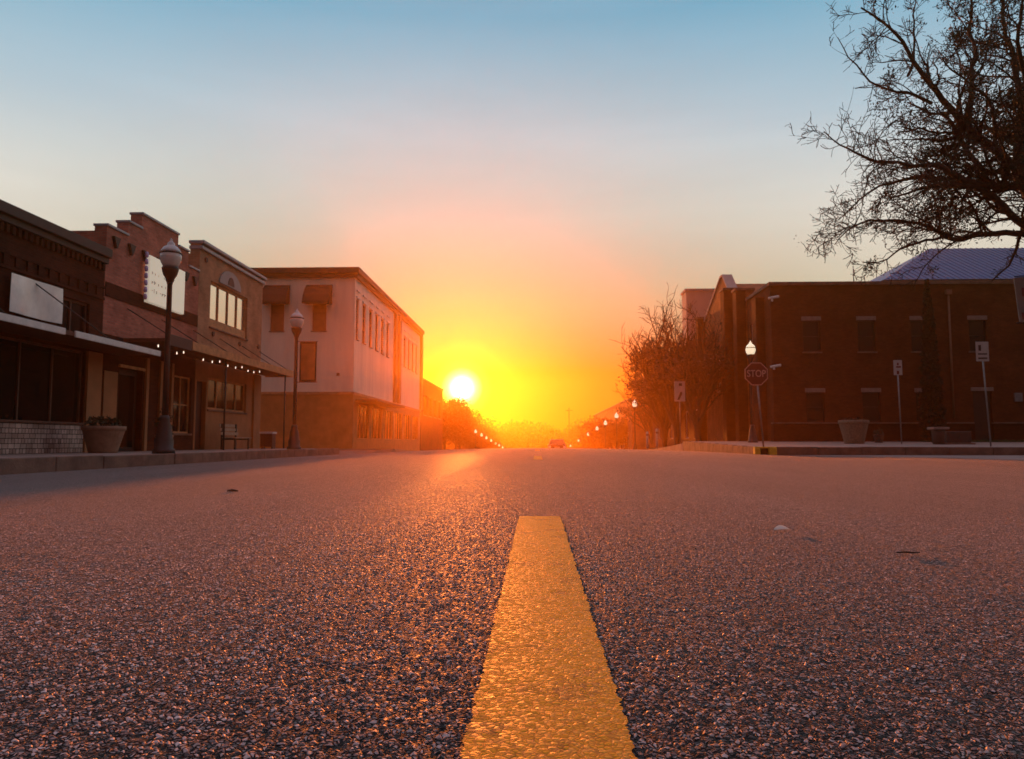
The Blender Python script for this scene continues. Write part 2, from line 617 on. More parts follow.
def npmesh(name, V, F, m, parent=None, smooth=False):
    """V (n,3), F (k,3|4) arrays"""
    me = bpy.data.meshes.new(name)
    k = F.shape[1]
    me.vertices.add(len(V))
    me.vertices.foreach_set('co', np.ascontiguousarray(V, dtype=np.float32).ravel())
    me.loops.add(F.size)
    me.loops.foreach_set('vertex_index', np.ascontiguousarray(F, dtype=np.int32).ravel())
    me.polygons.add(len(F))
    me.polygons.foreach_set('loop_start', np.arange(0, F.size, k, dtype=np.int32))
    me.polygons.foreach_set('loop_total', np.full(len(F), k, dtype=np.int32))
    me.polygons.foreach_set('use_smooth', np.full(len(F), smooth))
    me.materials.append(m)
    me.update(calc_edges=True)
    me.validate()
    o = bpy.data.objects.new(name, me)
    COL.objects.link(o)
    o.parent = parent
    return o


def copy_tree(o, parent=None):
    c = o.copy()
    COL.objects.link(c)
    c.parent = parent
    for ch in list(o.children):
        copy_tree(ch, c)
    return c


def wall_x(mb, X0, X1, y0, y1, z0, z1, holes):
    """wall in the YZ plane with real openings (y0,y1,z0,z1)"""
    ys = sorted({y0, y1, *[h[0] for h in holes], *[h[1] for h in holes]})
    for a, b in zip(ys, ys[1:]):
        hs = sorted([h for h in holes if h[0] <= a and h[1] >= b], key=lambda h: h[2])
        z = z0
        for h in hs:
            if h[2] > z:
                mb.box(X0, X1, a, b, z, h[2])
            z = h[3]
        if z < z1:
            mb.box(X0, X1, a, b, z, z1)


def wall_y(mb, Y0, Y1, x0, x1, z0, z1, holes):
    t = MB()
    wall_x(t, Y0, Y1, x0, x1, z0, z1, holes)
    mb.add([(p[1], p[0], p[2]) for p in t.v], [f[::-1] for f in t.f])


def window_x(parent, X, d, y0, y1, z0, z1, cols=1, rows=1, fm=None, gm=None, fw=.06, sill=True, name='window'):
    """window filling an opening in a wall whose face is at X; d=+1 when the outside is +X"""
    fm = fm or M['trim']
    gm = gm or M['glass']
    a, b = sorted((X - d * .16, X - d * .08))
    f = MB()
    f.box(a, b, y0, y1, z0, z0 + fw).box(a, b, y0, y1, z1 - fw, z1)
    f.box(a, b, y0, y0 + fw, z0 + fw, z1 - fw).box(a, b, y1 - fw, y1, z0 + fw, z1 - fw)
    for i in range(1, cols):
        c = y0 + (y1 - y0) * i / cols
        f.box(a + .004, b - .004, c - fw * .4, c + fw * .4, z0 + fw, z1 - fw)
    for j in range(1, rows):
        c = z0 + (z1 - z0) * j / rows
        f.box(a + .008, b - .008, y0 + fw, y1 - fw, c - fw * .35, c + fw * .35)
    w = f.build(name, fm, parent)
    MB().box(X - d * .135 - .01, X - d * .135 + .01, y0 + .01, y1 - .01, z0 + .01, z1 - .01).build('pane', gm, w)
    if sill:
        s = sorted((X - d * .07, X + d * .06))
        MB().box(s[0], s[1], y0 - .05, y1 + .05, z0 - .07, z0 - .003, .01).build('sill', M['kerb'], w)
    return w


def window_y(parent, Y, x0, x1, z0, z1, cols=1, rows=1, fm=None, gm=None, fw=.05, sill=True, lintel=None, name='window'):
    """window in a wall whose outer face looks to -Y"""
    fm = fm or M['trim']
    gm = gm or M['glass']
    a, b = Y + .10, Y + .18
    f = MB()
    f.box(x0, x1, a, b, z0, z0 + fw).box(x0, x1, a, b, z1 - fw, z1)
    f.box(x0, x0 + fw, a, b, z0 + fw, z1 - fw).box(x1 - fw, x1, a, b, z0 + fw, z1 - fw)
    for i in range(1, cols):
        c = x0 + (x1 - x0) * i / cols
        f.box(c - fw * .4, c + fw * .4, a + .004, b - .004, z0 + fw, z1 - fw)
    for j in range(1, rows):
        c = z0 + (z1 - z0) * j / rows
        f.box(x0 + fw, x1 - fw, a + .008, b - .008, c - fw * .35, c + fw * .35)
    w = f.build(name, fm, parent)
    MB().box(x0 + .01, x1 - .01, Y + .135, Y + .15, z0 + .01, z1 - .01).build('pane', gm, w)
    if sill:
        MB().box(x0 - .06, x1 + .06, Y - .06, Y + .09, z0 - .08, z0 - .003, .01).build('sill', M['kerb'], w)
    if lintel:
        MB().box(x0 - .06, x1 + .06, Y - .025, Y + .09, z1 + .003, z1 + lintel, .008).build('lintel', M['stone_lintel'], w)
    return w


M['stone_lintel'] = pm('pink_stone_lintel', (.26, .18, .15), .85, .2, 6, .2)


def rnd_leaves(P, size, jitter, n_per, flat=0.0):
    """n_per small bent leaf quads round every point"""
    P = np.repeat(np.asarray(P, dtype=float), n_per, axis=0)
    n = len(P)
    P = P + rng.normal(0, jitter, (n, 3))
    a = rng.normal(0, 1, (n, 3))
    a /= np.linalg.norm(a, axis=1)[:, None]
    b = rng.normal(0, 1, (n, 3))
    b -= a * (a * b).sum(1)[:, None]
    b /= np.linalg.norm(b, axis=1)[:, None]
    s = size * rng.uniform(.55, 1.35, n)[:, None]
    V = np.stack([P - a * s, P - b * s * .45, P + a * s, P + b * s * .45], 1).reshape(-1, 3)
    F = np.arange(n * 4).reshape(-1, 4)
    return V, F


# ------------------------------------------------------------------ terrain
def zl(y):
    """long profile: level here, over a crest at 48 m, then downhill"""
    y = np.asarray(y, dtype=float)
    t = np.log1p(np.exp(np.clip((y - 48) / 5, -40, 40))) * 5
    return -.033 * np.minimum(t, 215)


def crown(x):
    x = np.asarray(x, dtype=float)
    return np.where(x < 0, -.25, -.18) * (np.abs(x) / 8.6) ** 1.7


def grid_mesh(name, xs, ys, zf, m, parent=None, smooth=True):
    X, Y = np.meshgrid(xs, ys)
    Z = zf(X, Y)
    V = np.stack([X, Y, Z], -1).reshape(-1, 3)
    nx = len(xs)
    i = (np.arange(len(ys) - 1)[:, None] * nx + np.arange(nx - 1)[None, :]).ravel()
    F = np.stack([i, i + 1, i + 1 + nx, i + nx], 1)
    return npmesh(name, V, F, m, parent, smooth)


gx = np.concatenate([[-3000, -1200, -500, -200, -100], np.arange(-60, 61, 10), [100, 200, 500, 1200, 3000]])
gy = np.concatenate([[-1500, -400, -100, -30], np.arange(-15, 60, 5), np.arange(60, 280, 10), [300, 400, 700, 1300, 3500]])
tag(grid_mesh('ground', gx, gy, lambda x, y: zl(y) - .42, M['ground']), kind='structure')

xs = list(np.arange(0, .72, .0029))
s = .0029
while xs[-1] < 8.6:
    s = min(s * 1.022, .4)
    xs.append(xs[-1] + s)
xs = np.array(xs)
xs = xs * (8.6 / xs[-1])
xs = np.concatenate([-xs[:0:-1], xs])
ys = [.45]
while ys[-1] < 270:
    ys.append(ys[-1] + min(max(.0027, .0046 * ys[-1]), 4))
ys = np.concatenate([[-14, -8, -4, -2, -1, -.5, -.2, 0, .15, .25, .35, .41], ys])
tag(grid_mesh('road', xs, ys, lambda x, y: zl(y) + crown(x), M['asphalt']), kind='structure')
# right-hand side street and the pale concrete apron across its mouth
ss = tag(grid_mesh('side_street', np.array([8.6, 10, 14, 20, 30, 60]), np.array([-14, 0, 8, 14, 18, 22, 27.5]), lambda x, y: -.184 + 0 * x + 0 * y, M['asphalt']), kind='structure')
ss2 = tag(grid_mesh('cross_street', np.array([-60, -30, -16, -8.604]), np.array([33.4, 38, 43, 48.2]), lambda x, y: -.254 + 0 * x, M['asphalt']), kind='structure')
ap = MB()
pts = [(8.75, 27.15), (9.1, 25.9), (10.2, 24.6), (11.5, 22.9), (12.4, 19.6), (15, 18.2), (40, 17.2), (40, 27.15)]
ap.add([(p[0], p[1], -.178) for p in pts], [list(range(len(pts)))])
tag(ap.build('driveway_apron', M['apron']), kind='structure')


# pavements
def slab(name, pts, z0, zf, m):
    mb = MB()
    n = len(pts)
    mb.add([(x, y, zf(x, y)) for x, y in pts] + [(x, y, z0 + float(zl(y))) for x, y in pts],
           [list(range(n))] + [[i, i + n, (i + 1) % n + n, (i + 1) % n] for i in range(n)])
    return tag(mb.build(name, m), kind='structure')


slab('sidewalk', [(-8.78, 33.2), (-40, 33.2), (-40, -12), (-8.78, -12)], -.5, lambda x, y: 0, M['conc'])
k = MB()
yy = -12.0
random.seed(3)
while yy < 32.6:                                        # kerb stones with open joints, a little uneven
    dx = random.uniform(-.012, .012)
    dz = random.uniform(-.012, .008)
    k.box(-8.777, -8.6 + dx, yy + .006, yy + 1.5 - .006, -.5, .012 + dz, .02)
    yy += 1.5
k.box(-8.777, -8.6, yy + .006, 33.2, -.5, .01, .03)
tag(k.build('kerb', M['kerb']), kind='structure')
slab('far_sidewalk', [(-9.0, 48.4), (-9.0, 262), (-40, 262), (-40, 48.4)], -.6, lambda x, y: float(zl(y)) - .02, M['conc'])


def zr(x, y):
    return .10 + .016 * max(0, min(y, 41) - 27.2) + (float(zl(y)) if y > 45 else 0)


slab('plaza', [(7.95, 27.75), (8.3, 27.42), (40, 27.42), (40, 41), (7.95, 41)], -.5, zr, M['conc'])
fp = [(7.95, 41.003)] + [(7.95, y) for y in range(46, 262, 8)]
fq = [(24, y) for y in range(254, 45, -8)] + [(24, 41.003)]
slab('right_sidewalk', fp + fq, -.7, lambda x, y: float(zl(y)) + (.32 if y < 43 else .12), M['conc'])
k = MB()
xx = 8.35
while xx < 39:
    k.box(xx + .006, xx + 1.5 - .006, 27.24, 27.417, -.5, .108 + random.uniform(-.008, .008), .02)
    xx += 1.5
yy = 27.8
while yy < 41:
    k.box(7.77, 7.947, yy + .006, yy + 1.5 - .006, -.5, .108 + .016 * (yy - 27), .02)
    yy += 1.5
tag(k.build('plaza_kerb', M['kerb']), kind='structure')


# painted centre-line dashes
def dash(y0, y1, wid, dense):
    if dense:
        xs = np.arange(.010 - wid / 2, .010 + wid / 2 + .001, .0029)
        ys = [y0]
        while ys[-1] < y1:
            ys.append(ys[-1] + max(.004, .0045 * ys[-1]))
        ys = np.array(ys)
    else:
        xs = np.linspace(.010 - wid / 2, .010 + wid / 2, 9)
        ys = np.linspace(y0, y1, 40)
    o = grid_mesh('lane_marking', xs, ys, lambda x, y: zl(y) + crown(x) + .004, M['paint'])
    me = o.data                                         # ragged worn edge
    co = np.empty(len(me.vertices) * 3, dtype=np.float32)
    me.vertices.foreach_get('co', co)
    co = co.reshape(-1, 3)
    nx = len(xs)
    g = co.reshape(len(ys), nx, 3)
    sm = lambda n, k: np.convolve(rng.normal(0, 1, n + k), np.ones(k) / k ** .5, 'valid')[:n]
    g[:, 0, 0] += np.clip(sm(len(ys), 5) * .0010 + rng.uniform(-.002, .002, len(ys)), -.005, .004)
    g[:, -1, 0] += np.clip(sm(len(ys), 5) * .0010 + rng.uniform(-.002, .002, len(ys)), -.004, .005)
    g[-1, :, 1] += sm(nx, 4) * .006
    me.vertices.foreach_set('co', co.ravel())
    tag(o, kind='structure')


dash(-.15, 2.84, .151, True)
for k_ in range(4):
    dash(12.0 + 12.2 * k_, 15.1 + 12.2 * k_, .15, False)

# ------------------------------------------------------------------ left row, nearest shop
FX = -12.25
BK = -30.0


def shell(mb, y0, y1, z1, xf=FX - .35, z0=-.4):
    """side, back walls and roof of a party-wall building behind its street wall"""
    mb.box(BK, xf - .002, y0 + .01, y0 + .31, z0, z1)
    mb.box(BK, xf - .002, y1 - .31, y1 - .01, z0, z1)
    mb.box(BK, BK + .3, y0 + .32, y1 - .32, z0, z1)
    mb.box(BK + .31, xf - .004, y0 + .32, y1 - .32, z1 - .75, z1 - .5)


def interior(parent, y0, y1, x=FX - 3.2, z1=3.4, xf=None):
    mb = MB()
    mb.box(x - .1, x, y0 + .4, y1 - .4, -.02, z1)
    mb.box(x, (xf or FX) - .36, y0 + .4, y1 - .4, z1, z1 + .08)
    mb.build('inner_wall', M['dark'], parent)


b1 = thing('shop_building', 'dark brick one storey shop with dentil cornice, flat white-edged canopy and stone knee wall', 'building', (FX, 14, 0))
w = MB()
Y0, Y1 = 6.0, 21.0
holes = [(6.6, 20.25, .74, 2.72), (18.95, 20.35, 3.12, 4.05), (12.2, 14.6, 3.12, 4.05)]
wall_x(w, FX - .35, FX, Y0, Y1, -.4, 5.55, holes)
shell(w, Y0, Y1, 5.5)
for i in range(72):                                     # dentils under the cornice, brick band of soldiers lower down
    y = Y0 + .1 + i * .207
    w.box(FX, FX + .075, y, y + .105, 5.10, 5.30)
    if i % 2 == 0:
        w.box(FX, FX + .045, y, y + .2, 4.36, 4.60)
w.box(FX, FX + .05, Y0, Y1 - .004, 4.604, 4.68)
w.box(FX, FX + .04, Y0, Y1 - .004, 4.27, 4.355)
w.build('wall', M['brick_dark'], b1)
c = MB()
c.box(FX - .37, FX + .12, Y0, Y1 - .006, 5.305, 5.46, .01)
c.box(FX - .40, FX + .22, Y0, Y1 - .006, 5.463, 5.72, .02)
c.build('cornice', M['coping_dark'], b1)
st = MB()
st.box(FX + .003, FX + .09, 6.4, 20.18, -.02, .73, .012)
st.build('stone_panel', M['stone_panel'], b1)
lg = MB()
lg.box(FX - .02, FX + .13, 6.4, 20.2, .733, .79, .01)
lg.build('ledge', M['trim'], b1)
window_x(b1, FX, 1, 6.6, 20.25, .74, 2.72, cols=11, rows=1, fm=M['trim'], sill=False, name='shopfront')
window_x(b1, FX, 1, 18.95, 20.35, 3.12, 4.05, cols=2)
window_x(b1, FX, 1, 12.2, 14.6, 3.12, 4.05, cols=3)
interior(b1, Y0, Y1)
p = MB()                                                 # painted brick pier with a faded notice panel
p.box(FX + .002, FX + .07, 20.3, 20.98, -.02, 2.75)
p.build('pier', M['ochre'], b1)
c1 = MB()
c1.box(FX + .002, FX + 1.22, Y0, 21.85, 2.80, 2.90)
c1.build('canopy', M['trim'], b1)
e = MB()
e.box(FX + 1.223, FX + 1.27, Y0, 17.35, 2.77, 2.925, .008)
e.box(FX + 1.223, FX + 1.27, 17.75, 21.87, 2.77, 2.925, .008)
e.build('canopy_edge', M['white'], b1)
for y in (8, 11.5, 15.5, 19.4):
    MB().tube([(FX + .02, y - .9 if y < 19 else y - 1.6, 4.2), (FX + 1.18, y, 2.92)], .016, 6).build('stay_rod', M['black_metal'], b1)
bn = MB()
n = 14
vs = []
for i in range(n + 1):                                   # slack vinyl sheet tied by its corners
    for j in range(9):
        u, v = i / n, j / 8
        y = 17.02 + u * 1.93
        z = 3.28 + v * .9 - .02 * math.sin(math.pi * u) * (1 - v)
        vs.append((FX + .13 + .012 * math.sin(7 * u + 2 * v) + .008 * math.sin(15 * u - 3 * v), y, z))
fs = [[i * 9 + j, (i + 1) * 9 + j, (i + 1) * 9 + j + 1, i * 9 + j + 1] for i in range(n) for j in range(8)]
o = len(vs)
bn.add(vs + [(x - .006, y, z) for x, y, z in vs], fs + [[q + o for q in f][::-1] for f in fs], True)
tag(bn.build('banner', M['cloth']), 'white vinyl banner hung on the dark brick wall above the white canopy edge', 'banner')

# ------------------------------------------------------------------ left row, stepped parapet building
b2 = thing('brick_building', 'rose brick building with stepped parapet and diamond anchor plates behind the nearest lamp', 'building', (FX, 24, 0))
w = MB()
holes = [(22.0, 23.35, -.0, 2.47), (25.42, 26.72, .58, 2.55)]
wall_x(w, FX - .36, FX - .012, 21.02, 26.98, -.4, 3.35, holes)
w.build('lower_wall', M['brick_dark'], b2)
w = MB()
w.box(FX - .36, FX, 21.02, 26.98, 3.352, 6.43)
for a, b, z in ((22.15, 22.9, 6.86), (22.9, 25.32, 7.33), (25.32, 26.1, 6.94)):
    w.box(FX - .36, FX, a + .001, b - .001, 6.432, z)
shell(w, 21.02, 26.98, 6.3)
w.build('wall', M['brick_rose'], b2)
c = MB()
for a, b, z in ((21.0, 22.15, 6.43), (22.13, 22.92, 6.86), (22.88, 25.34, 7.33), (25.34, 26.12, 6.94), (26.12, 26.98, 6.43)):
    c.box(FX - .40, FX + .05, a, b - .003, z + .002, z + .075, .012)
c.build('coping', M['coping'], b2)
c = MB()
c.box(FX + .002, FX + .03, 21.05, 26.95, 4.42, 4.83)
c.build('brick_band', M['brick_dark'], b2)
for y, z in ((21.45, 6.05), (22.3, 6.05), (23.1, 6.05), (24.0, 6.05), (25.0, 6.05), (25.9, 6.02), (26.6, 6.0)):
    a = MB()
    a.prism([(y - .17, z + .16), (y + .17, z + .16), (y + .02, z - .16), (y - .02, z - .16)], 'x', FX + .002, FX + .09)
    a.build('corbel', M['coping_dark'], b2)
d = MB()
d.box(FX - .26, FX - .2, 22.0, 23.35, 0, .12).box(FX - .26, FX - .2, 22.0, 22.1, .12, 2.47).box(FX - .26, FX - .2, 23.25, 23.35, .12, 2.47).box(FX - .26, FX - .2, 22.1, 23.25, 2.3, 2.47)
dd = d.build('door', M['dark_wood'], b2)
MB().box(FX - .24, FX - .22, 22.1, 23.25, .12, 2.3).build('pane', M['glass'], dd)
MB().tube([(FX - .17, 22.2, .95), (FX - .17, 22.2, 1.25)], .018, 6).build('handle', M['chrome'], dd)
MB().box(FX - .2, FX + .05, 21.95, 23.4, 2.475, 2.56, .008).build('lintel', M['fascia'], b2)
window_x(b2, FX - .012, 1, 25.42, 26.72, .58, 2.55, cols=2, rows=2, fm=M['fascia'])
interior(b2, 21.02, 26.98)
j = MB()
j.box(FX - .008, FX + .06, 23.45, 23.62, 0, 2.9, .008).box(FX - .008, FX + .06, 24.35, 24.6, 0, 2.9, .008).box(FX - .008, FX + .06, 25.1, 25.25, 0, 2.9, .008)
j.build('pilaster', M['ochre'], b2)
pl = MB()
pl.box(FX - .008, FX + .035, 21.15, 21.85, .95, 2.3, .006)
tag(pl.build('notice_board', M['ochre']), 'faded tan notice board on the brick beside the left planter', 'notice board')

# sign with violet edge tubes
sg = thing('wall_sign', 'square cream shop sign with violet tube edge on the stepped brick facade', 'sign', (FX, 24.3, 5.3))
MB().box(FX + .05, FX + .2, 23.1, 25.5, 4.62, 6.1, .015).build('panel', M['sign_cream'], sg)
for z in np.arange(4.68, 6.05, .22):
    MB().lathe([(.03, 0), (.055, .03), (.06, .09), (.05, .15), (.03, .18)], (FX + .13, 23.03, z), 8).build('edge_light', M['violet'], sg)
mk = MB()
rs = random.Random(11)
for row, (z, h_) in enumerate(((5.52, .10), (5.22, .13), (4.95, .13))):   # worn, unreadable lettering
    y = 23.25
    while y < 24.6:
        wd = rs.uniform(.05, .12)
        if rs.random() < .6:
            mk.box(FX + .201, FX + .206, y, y + wd * .35, z, z + h_ * rs.uniform(.5, 1))
        if rs.random() < .5:
            mk.box(FX + .201, FX + .206, y + wd * .36, y + wd, z + h_ * .4, z + h_ * .62)
        y += wd + rs.uniform(.05, .16)
tag(mk.build('lettering', pm('faded_grey_letter', (.42, .38, .34), .6), sg), kind='stuff')
pc = MB()
pc.prism([(24.42 + .16 * math.cos(t), 5.55 + .34 * math.sin(t)) for t in np.linspace(0, 2 * math.pi, 18)[:-1]], 'x', FX + .201, FX + .205)
pc.build('faded_emblem', pm('faded_beige_emblem', (.66, .60, .48), .6), sg)

# ------------------------------------------------------------------ left row, tan brick corner building
b3 = thing('tan_brick_building', 'tan brick corner building with four pane window and half round vent above', 'building', (FX, 30, 0))
w = MB()
wall_x(w, FX - .36, FX, 27.0, 33.4, 3.352, 7.5, [(28.0, 31.68, 4.60, 6.34)])
shell(w, 27.0, 33.4, 7.1)
w.build('wall', M['brick_tan'], b3)
w = MB()
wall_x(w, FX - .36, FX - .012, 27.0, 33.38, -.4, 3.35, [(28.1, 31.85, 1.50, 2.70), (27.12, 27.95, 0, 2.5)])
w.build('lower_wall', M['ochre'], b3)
c = MB()
c.box(FX - .40, FX + .10, 26.98, 33.46, 7.30, 7.42, .012)
c.box(FX - .42, FX + .16, 26.98, 33.5, 7.503, 7.62, .015)
c.box(BK, FX - .43, 27.0, 27.36, 7.103, 7.16).box(BK, FX - .43, 33.08, 33.44, 7.103, 7.16)
c.build('coping', M['coping'], b3)
win = window_x(b3, FX, 1, 28.0, 31.68, 4.60, 6.34, cols=4, fm=M['fascia'], gm=M['glass_bright'], fw=.09)
t_ = MB()
t_.box(FX - .20, FX - .06, 28.0, 31.68, 4.603, 4.93)
t_.build('spandrel', M['fascia'], win)
lu = MB()
cy, cz = 29.75, 6.42
lu.prism([(cy + 1.05 * math.cos(t), cz + .62 * math.sin(t)) for t in np.linspace(0, math.pi, 22)], 'x', FX + .002, FX + .06)
lun = lu.build('lunette', M['grey_conc'], b3)
lu = MB()
lu.prism([(cy + .3 * math.cos(t), cz + .06 + .34 * math.sin(t)) for t in np.linspace(0, math.pi, 14)], 'x', FX + .062, FX + .075)
lu.build('vent', M['coping_dark'], lun)
ws = window_x(b3, FX - .012, 1, 28.1, 31.85, 1.50, 2.70, cols=4, fm=M['fascia'], fw=.08)
d = MB()
d.box(FX - .24, FX - .18, 27.12, 27.95, 0, 2.5)
d.build('door', M['dark_wood'], b3)
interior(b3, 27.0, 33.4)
pi_ = MB()
pi_.box(FX - .010, FX + .07, 32.55, 33.36, 0, 3.2, .01)
pi_.build('pilaster', M['ochre'], b3)
for y, z in ((27.5, 7.0), (33.0, 4.45), (30.9, 4.3), (28.3, 4.35)):
    MB().lathe([(.0, 0), (.10, .0), (.10, .05), (.04, .08)], (0, 0, 0), 10).v
    a = MB()
    a.prism([(y + .1 * math.cos(t), z + .1 * math.sin(t)) for t in np.linspace(0, 2 * math.pi, 11)[:-1]], 'x', FX + .002, FX + .05)
    a.build('anchor_plate', M['coping_dark'], b3)

# shared canopy of the two
cp = thing('street_canopy', 'long timber canopy with cable stays along the rose and tan brick shops', 'canopy', (FX, 28, 3.3))
d = MB()
d.box(FX + .075, FX + 1.40, 22.0, 33.75, 3.23, 3.33)
d.build('deck', M['trim'], cp)
d = MB()
d.box(FX + 1.403, FX + 1.47, 23.5, 33.8, 3.15, 3.42, .01)
d.box(FX + .075, FX + 1.40, 33.753, 33.81, 3.17, 3.40, .01)
d.build('fascia', M['fascia'], cp)
d = MB()                                                 # the near end of the edge is a darker board
d.box(FX + 1.403, FX + 1.46, 21.95, 23.49, 3.12, 3.45, .01)
d.build('end_board', M['coping_dark'], cp)
for y in (22.3, 24.4, 26.7, 29.0, 31.2, 33.2):
    MB().tube([(FX + .03, y - .1, 4.25), (FX + 1.36, y + .3, 3.36)], .017, 6).build('stay_rod', M['black_metal'], cp)
for y in (26.6, 33.0):
    MB().tube([(FX + 1.25, y, 0), (FX + 1.25, y, 3.23)], .035, 8).build('post', M['black_metal'], cp)

sl_ = thing('string_lights', 'string of small lit bulbs hanging under the timber canopy edge', 'string lights', (FX + 1.3, 25, 3))
ys_ = [21.6, 22.05, 22.75, 23.2, 24.6, 25.3, 25.9, 26.6, 27.3, 27.9, 28.5, 29.1, 29.7]
pts = [(FX + 1.32, y, 2.98 + .05 * math.cos(i * 2.1)) for i, y in enumerate(ys_)]
MB().tube([(FX + 1.32, 21.0, 3.1)] + [(x, y, z + .06) for x, y, z in pts] + [(FX + 1.32, 31, 3.12)], .006, 5).build('wire', M['black_metal'], sl_)
for x, y, z in pts:
    MB().lathe([(.005, .06), (.009, .045), (.017, .01), (.016, -.01), (.006, -.022)], (x, y, z), 8).build('bulb', M['bulb'], sl_)

# ------------------------------------------------------------------ pale corner block across the side street
bb = thing('pale_block', 'pale stucco corner block with brown cornice, two canvas window awnings and tall upper windows', 'building', (FX, 60, 0))
YB, YE, ZB, ZT = 50.6, 80.0, 3.55, 11.35
g1 = [(50.75 + i * 2.15, 50.75 + i * 2.15 + 1.0) for i in range(6)]
g2 = [(67.3 + i * 2.3, 67.3 + i * 2.3 + 1.1) for i in range(5)]
w = MB()
wall_x(w, FX - .4, FX, YB + .4, YE, ZB + .002, ZT, [(max(a, YB + .42), b, 7.25, 10.0) for a, b in g1 + g2])
wall_y(w, YB, YB + .398, -34, FX, ZB + .002, ZT, [(-17.98, -17.05, 7.75, 10.2), (-15.13, -14.17, 7.75, 10.2)])
w.box(-34, -33.6, YB + .4, YE, -4, ZT).box(-33.59, FX - .41, YE - .4, YE - .002, -4, ZT).box(-33.59, FX - .41, YB + .4, YE - .41, 10.6, 10.8)
w.build('wall', M['stucco'], bb)
w = MB()
sh = [(52 + i * 4.6, 55.6 + i * 4.6, .5, 2.9) for i in range(6)]
wall_x(w, FX - .4, FX - .015, YB + .4, YE, -4, ZB, sh)
w.box(-34, FX - .015, YB + .015, YB + .396, -2, ZB)
w.build('lower_wall', M['stucco_low'], bb)
for a, b, z0, z1 in sh:
    window_x(bb, FX - .015, 1, a, b, z0, z1, cols=3, fm=M['fascia'], sill=False, name='shop_window')
c = MB()
c.box(-34.1, FX + .20, YB - .2, YE + .1, 11.353, 11.62, .01)
c.box(-34.2, FX + .34, YB - .34, YE + .2, 11.625, 12.02, .02)
c.build('cornice', M['trim'], bb)
c = MB()
c.box(-34, FX + .06, YB - .06, YB, ZB - .1, ZB + .08, .01)
c.box(FX, FX + .06, YB + .003, YE, ZB - .1, ZB + .08, .01)
c.build('belt_course', M['fascia'], bb)
for a, b in g1 + g2:
    a = max(a, YB + .42)
    wn = window_x(bb, FX, 1, a, b, 7.25, 10.0, cols=1, rows=3, fm=M['trim'])
    MB().box(FX + .002, FX + .10, a - .1, b + .1, 10.03, 10.16, .01).build('head', M['white'], wn)
    MB().box(FX + .002, FX + .10, a - .05, b + .05, 10.52, 10.62, .01).build('dentil', M['white'], bb)
for y in (64.6, 66.4, 79.3):
    MB().box(FX + .002, FX + .22, y, y + .9, ZB + .1, 11.35, .01).build('pilaster', M['stucco_low'], bb)
for x0, x1 in ((-18.0, -17.04), (-15.15, -14.15)):
    wn = window_y(bb, YB, x0 + .02, x1 - .02, 7.75, 10.2, rows=2, fm=M['trim'], gm=pm('brown_blind_glass', (.19, .085, .04), .3))
    aw = MB()
    a, b = x0 - .42, x1 + .36
    pr = [(YB - .004, 9.55), (YB - .95, 9.45), (YB - .95, 9.62), (YB - .75, 10.1), (YB - .38, 10.6), (YB - .004, 10.88)]
    aw.prism(pr, 'x', a, b)
    aw.build('awning', M['awning'], bb)
MB().box(FX - 1.15, FX - .95, YB - .03, YB - .002, 4.7, 4.9).build('vent', M['coping_dark'], bb)
MB().box(FX - .002, FX + 1.5, 51.2, 62, 3.05, 3.16).build('canopy', M['trim'], bb)

lb = thing('low_shop_building', 'low flat roofed shop beyond the pale block, below the sun', 'building', (FX, 88, -1.5))
w = MB()
wall_x(w, FX - .4, FX, YE + .3, 99, -5, 6.95, [(82 + i * 4.2, 84.6 + i * 4.2, 3.2, 5.4) for i in range(4)])
w.box(-30, FX - .41, YE + .3, YE + .7, -5, 6.9).box(-30, FX - .41, 98.6, 99, -5, 6.9).box(-30, FX - .41, YE + .71, 98.59, 6.3, 6.5)
w.build('wall', M['brick_red'], lb)
for i in range(4):
    window_x(lb, FX, 1, 82 + i * 4.2, 84.6 + i * 4.2, 3.2, 5.4, cols=2)
MB().box(FX - .45, FX + .12, YE + .3, 99.1, 6.953, 7.12, .01).build('coping', M['coping_dark'], lb)

# ------------------------------------------------------------------ right: brick corner building
RX, RY = 12.3, 40.2
rb = thing('brick_office', 'two storey dark red brick office with pale lintels and coping on the right corner', 'building', (18, RY, .3))
w = MB()
up = [(13.92, 14.82, 4.98, 6.62), (16.76, 17.66, 4.98, 6.62), (19.5, 20.4, 4.98, 6.62), (22.46, 23.36, 4.98, 6.62), (25.4, 26.3, 4.98, 6.62)]
dn = [(14.0, 14.92, 1.34, 2.85), (16.87, 17.78, 1.34, 2.85), (19.6, 20.5, 1.34, 2.85), (25.4, 26.3, 1.34, 2.85)]
dr = (22.5, 23.45, .25, 2.9)
wall_y(w, RY, RY + .4, RX, 34, 1.302, 8.5, up + dn + [(dr[0], dr[1], 1.302, dr[3])])
tw = [(42.6, 43.1, 4.4, 7.0), (43.6, 44.1, 4.4, 7.0), (42.6, 43.1, .9, 3.2)]
wall_x(w, RX, RX + .4, RY + .402, 44.7, -.6, 8.5, tw)
w.box(RX + .41, 34, 59.6, 60, -2, 8.5).box(33.6, 34, RY + .41, 59.58, -2, 8.5).box(RX + .41, 33.58, RY + .41, 59.58, 7.9, 8.1)
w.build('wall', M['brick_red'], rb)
w = MB()
wall_y(w, RY - .06, RY + .4, RX - .05, 34, -.3, 1.22, [(dr[0], dr[1], .25, 1.22)])
w.build('plinth', M['brick_dark'], rb)
MB().box(RX - .07, dr[0] - .02, RY - .10, RY + .3, 1.222, 1.30, .008).build('water_table', M['kerb'], rb)
MB().box(dr[1] + .02, 34, RY - .10, RY + .3, 1.222, 1.30, .008).build('water_table', M['kerb'], rb)
for h in up:
    window_y(rb, RY, *h[:4], rows=2, fm=M['dark_wood'], lintel=.22)
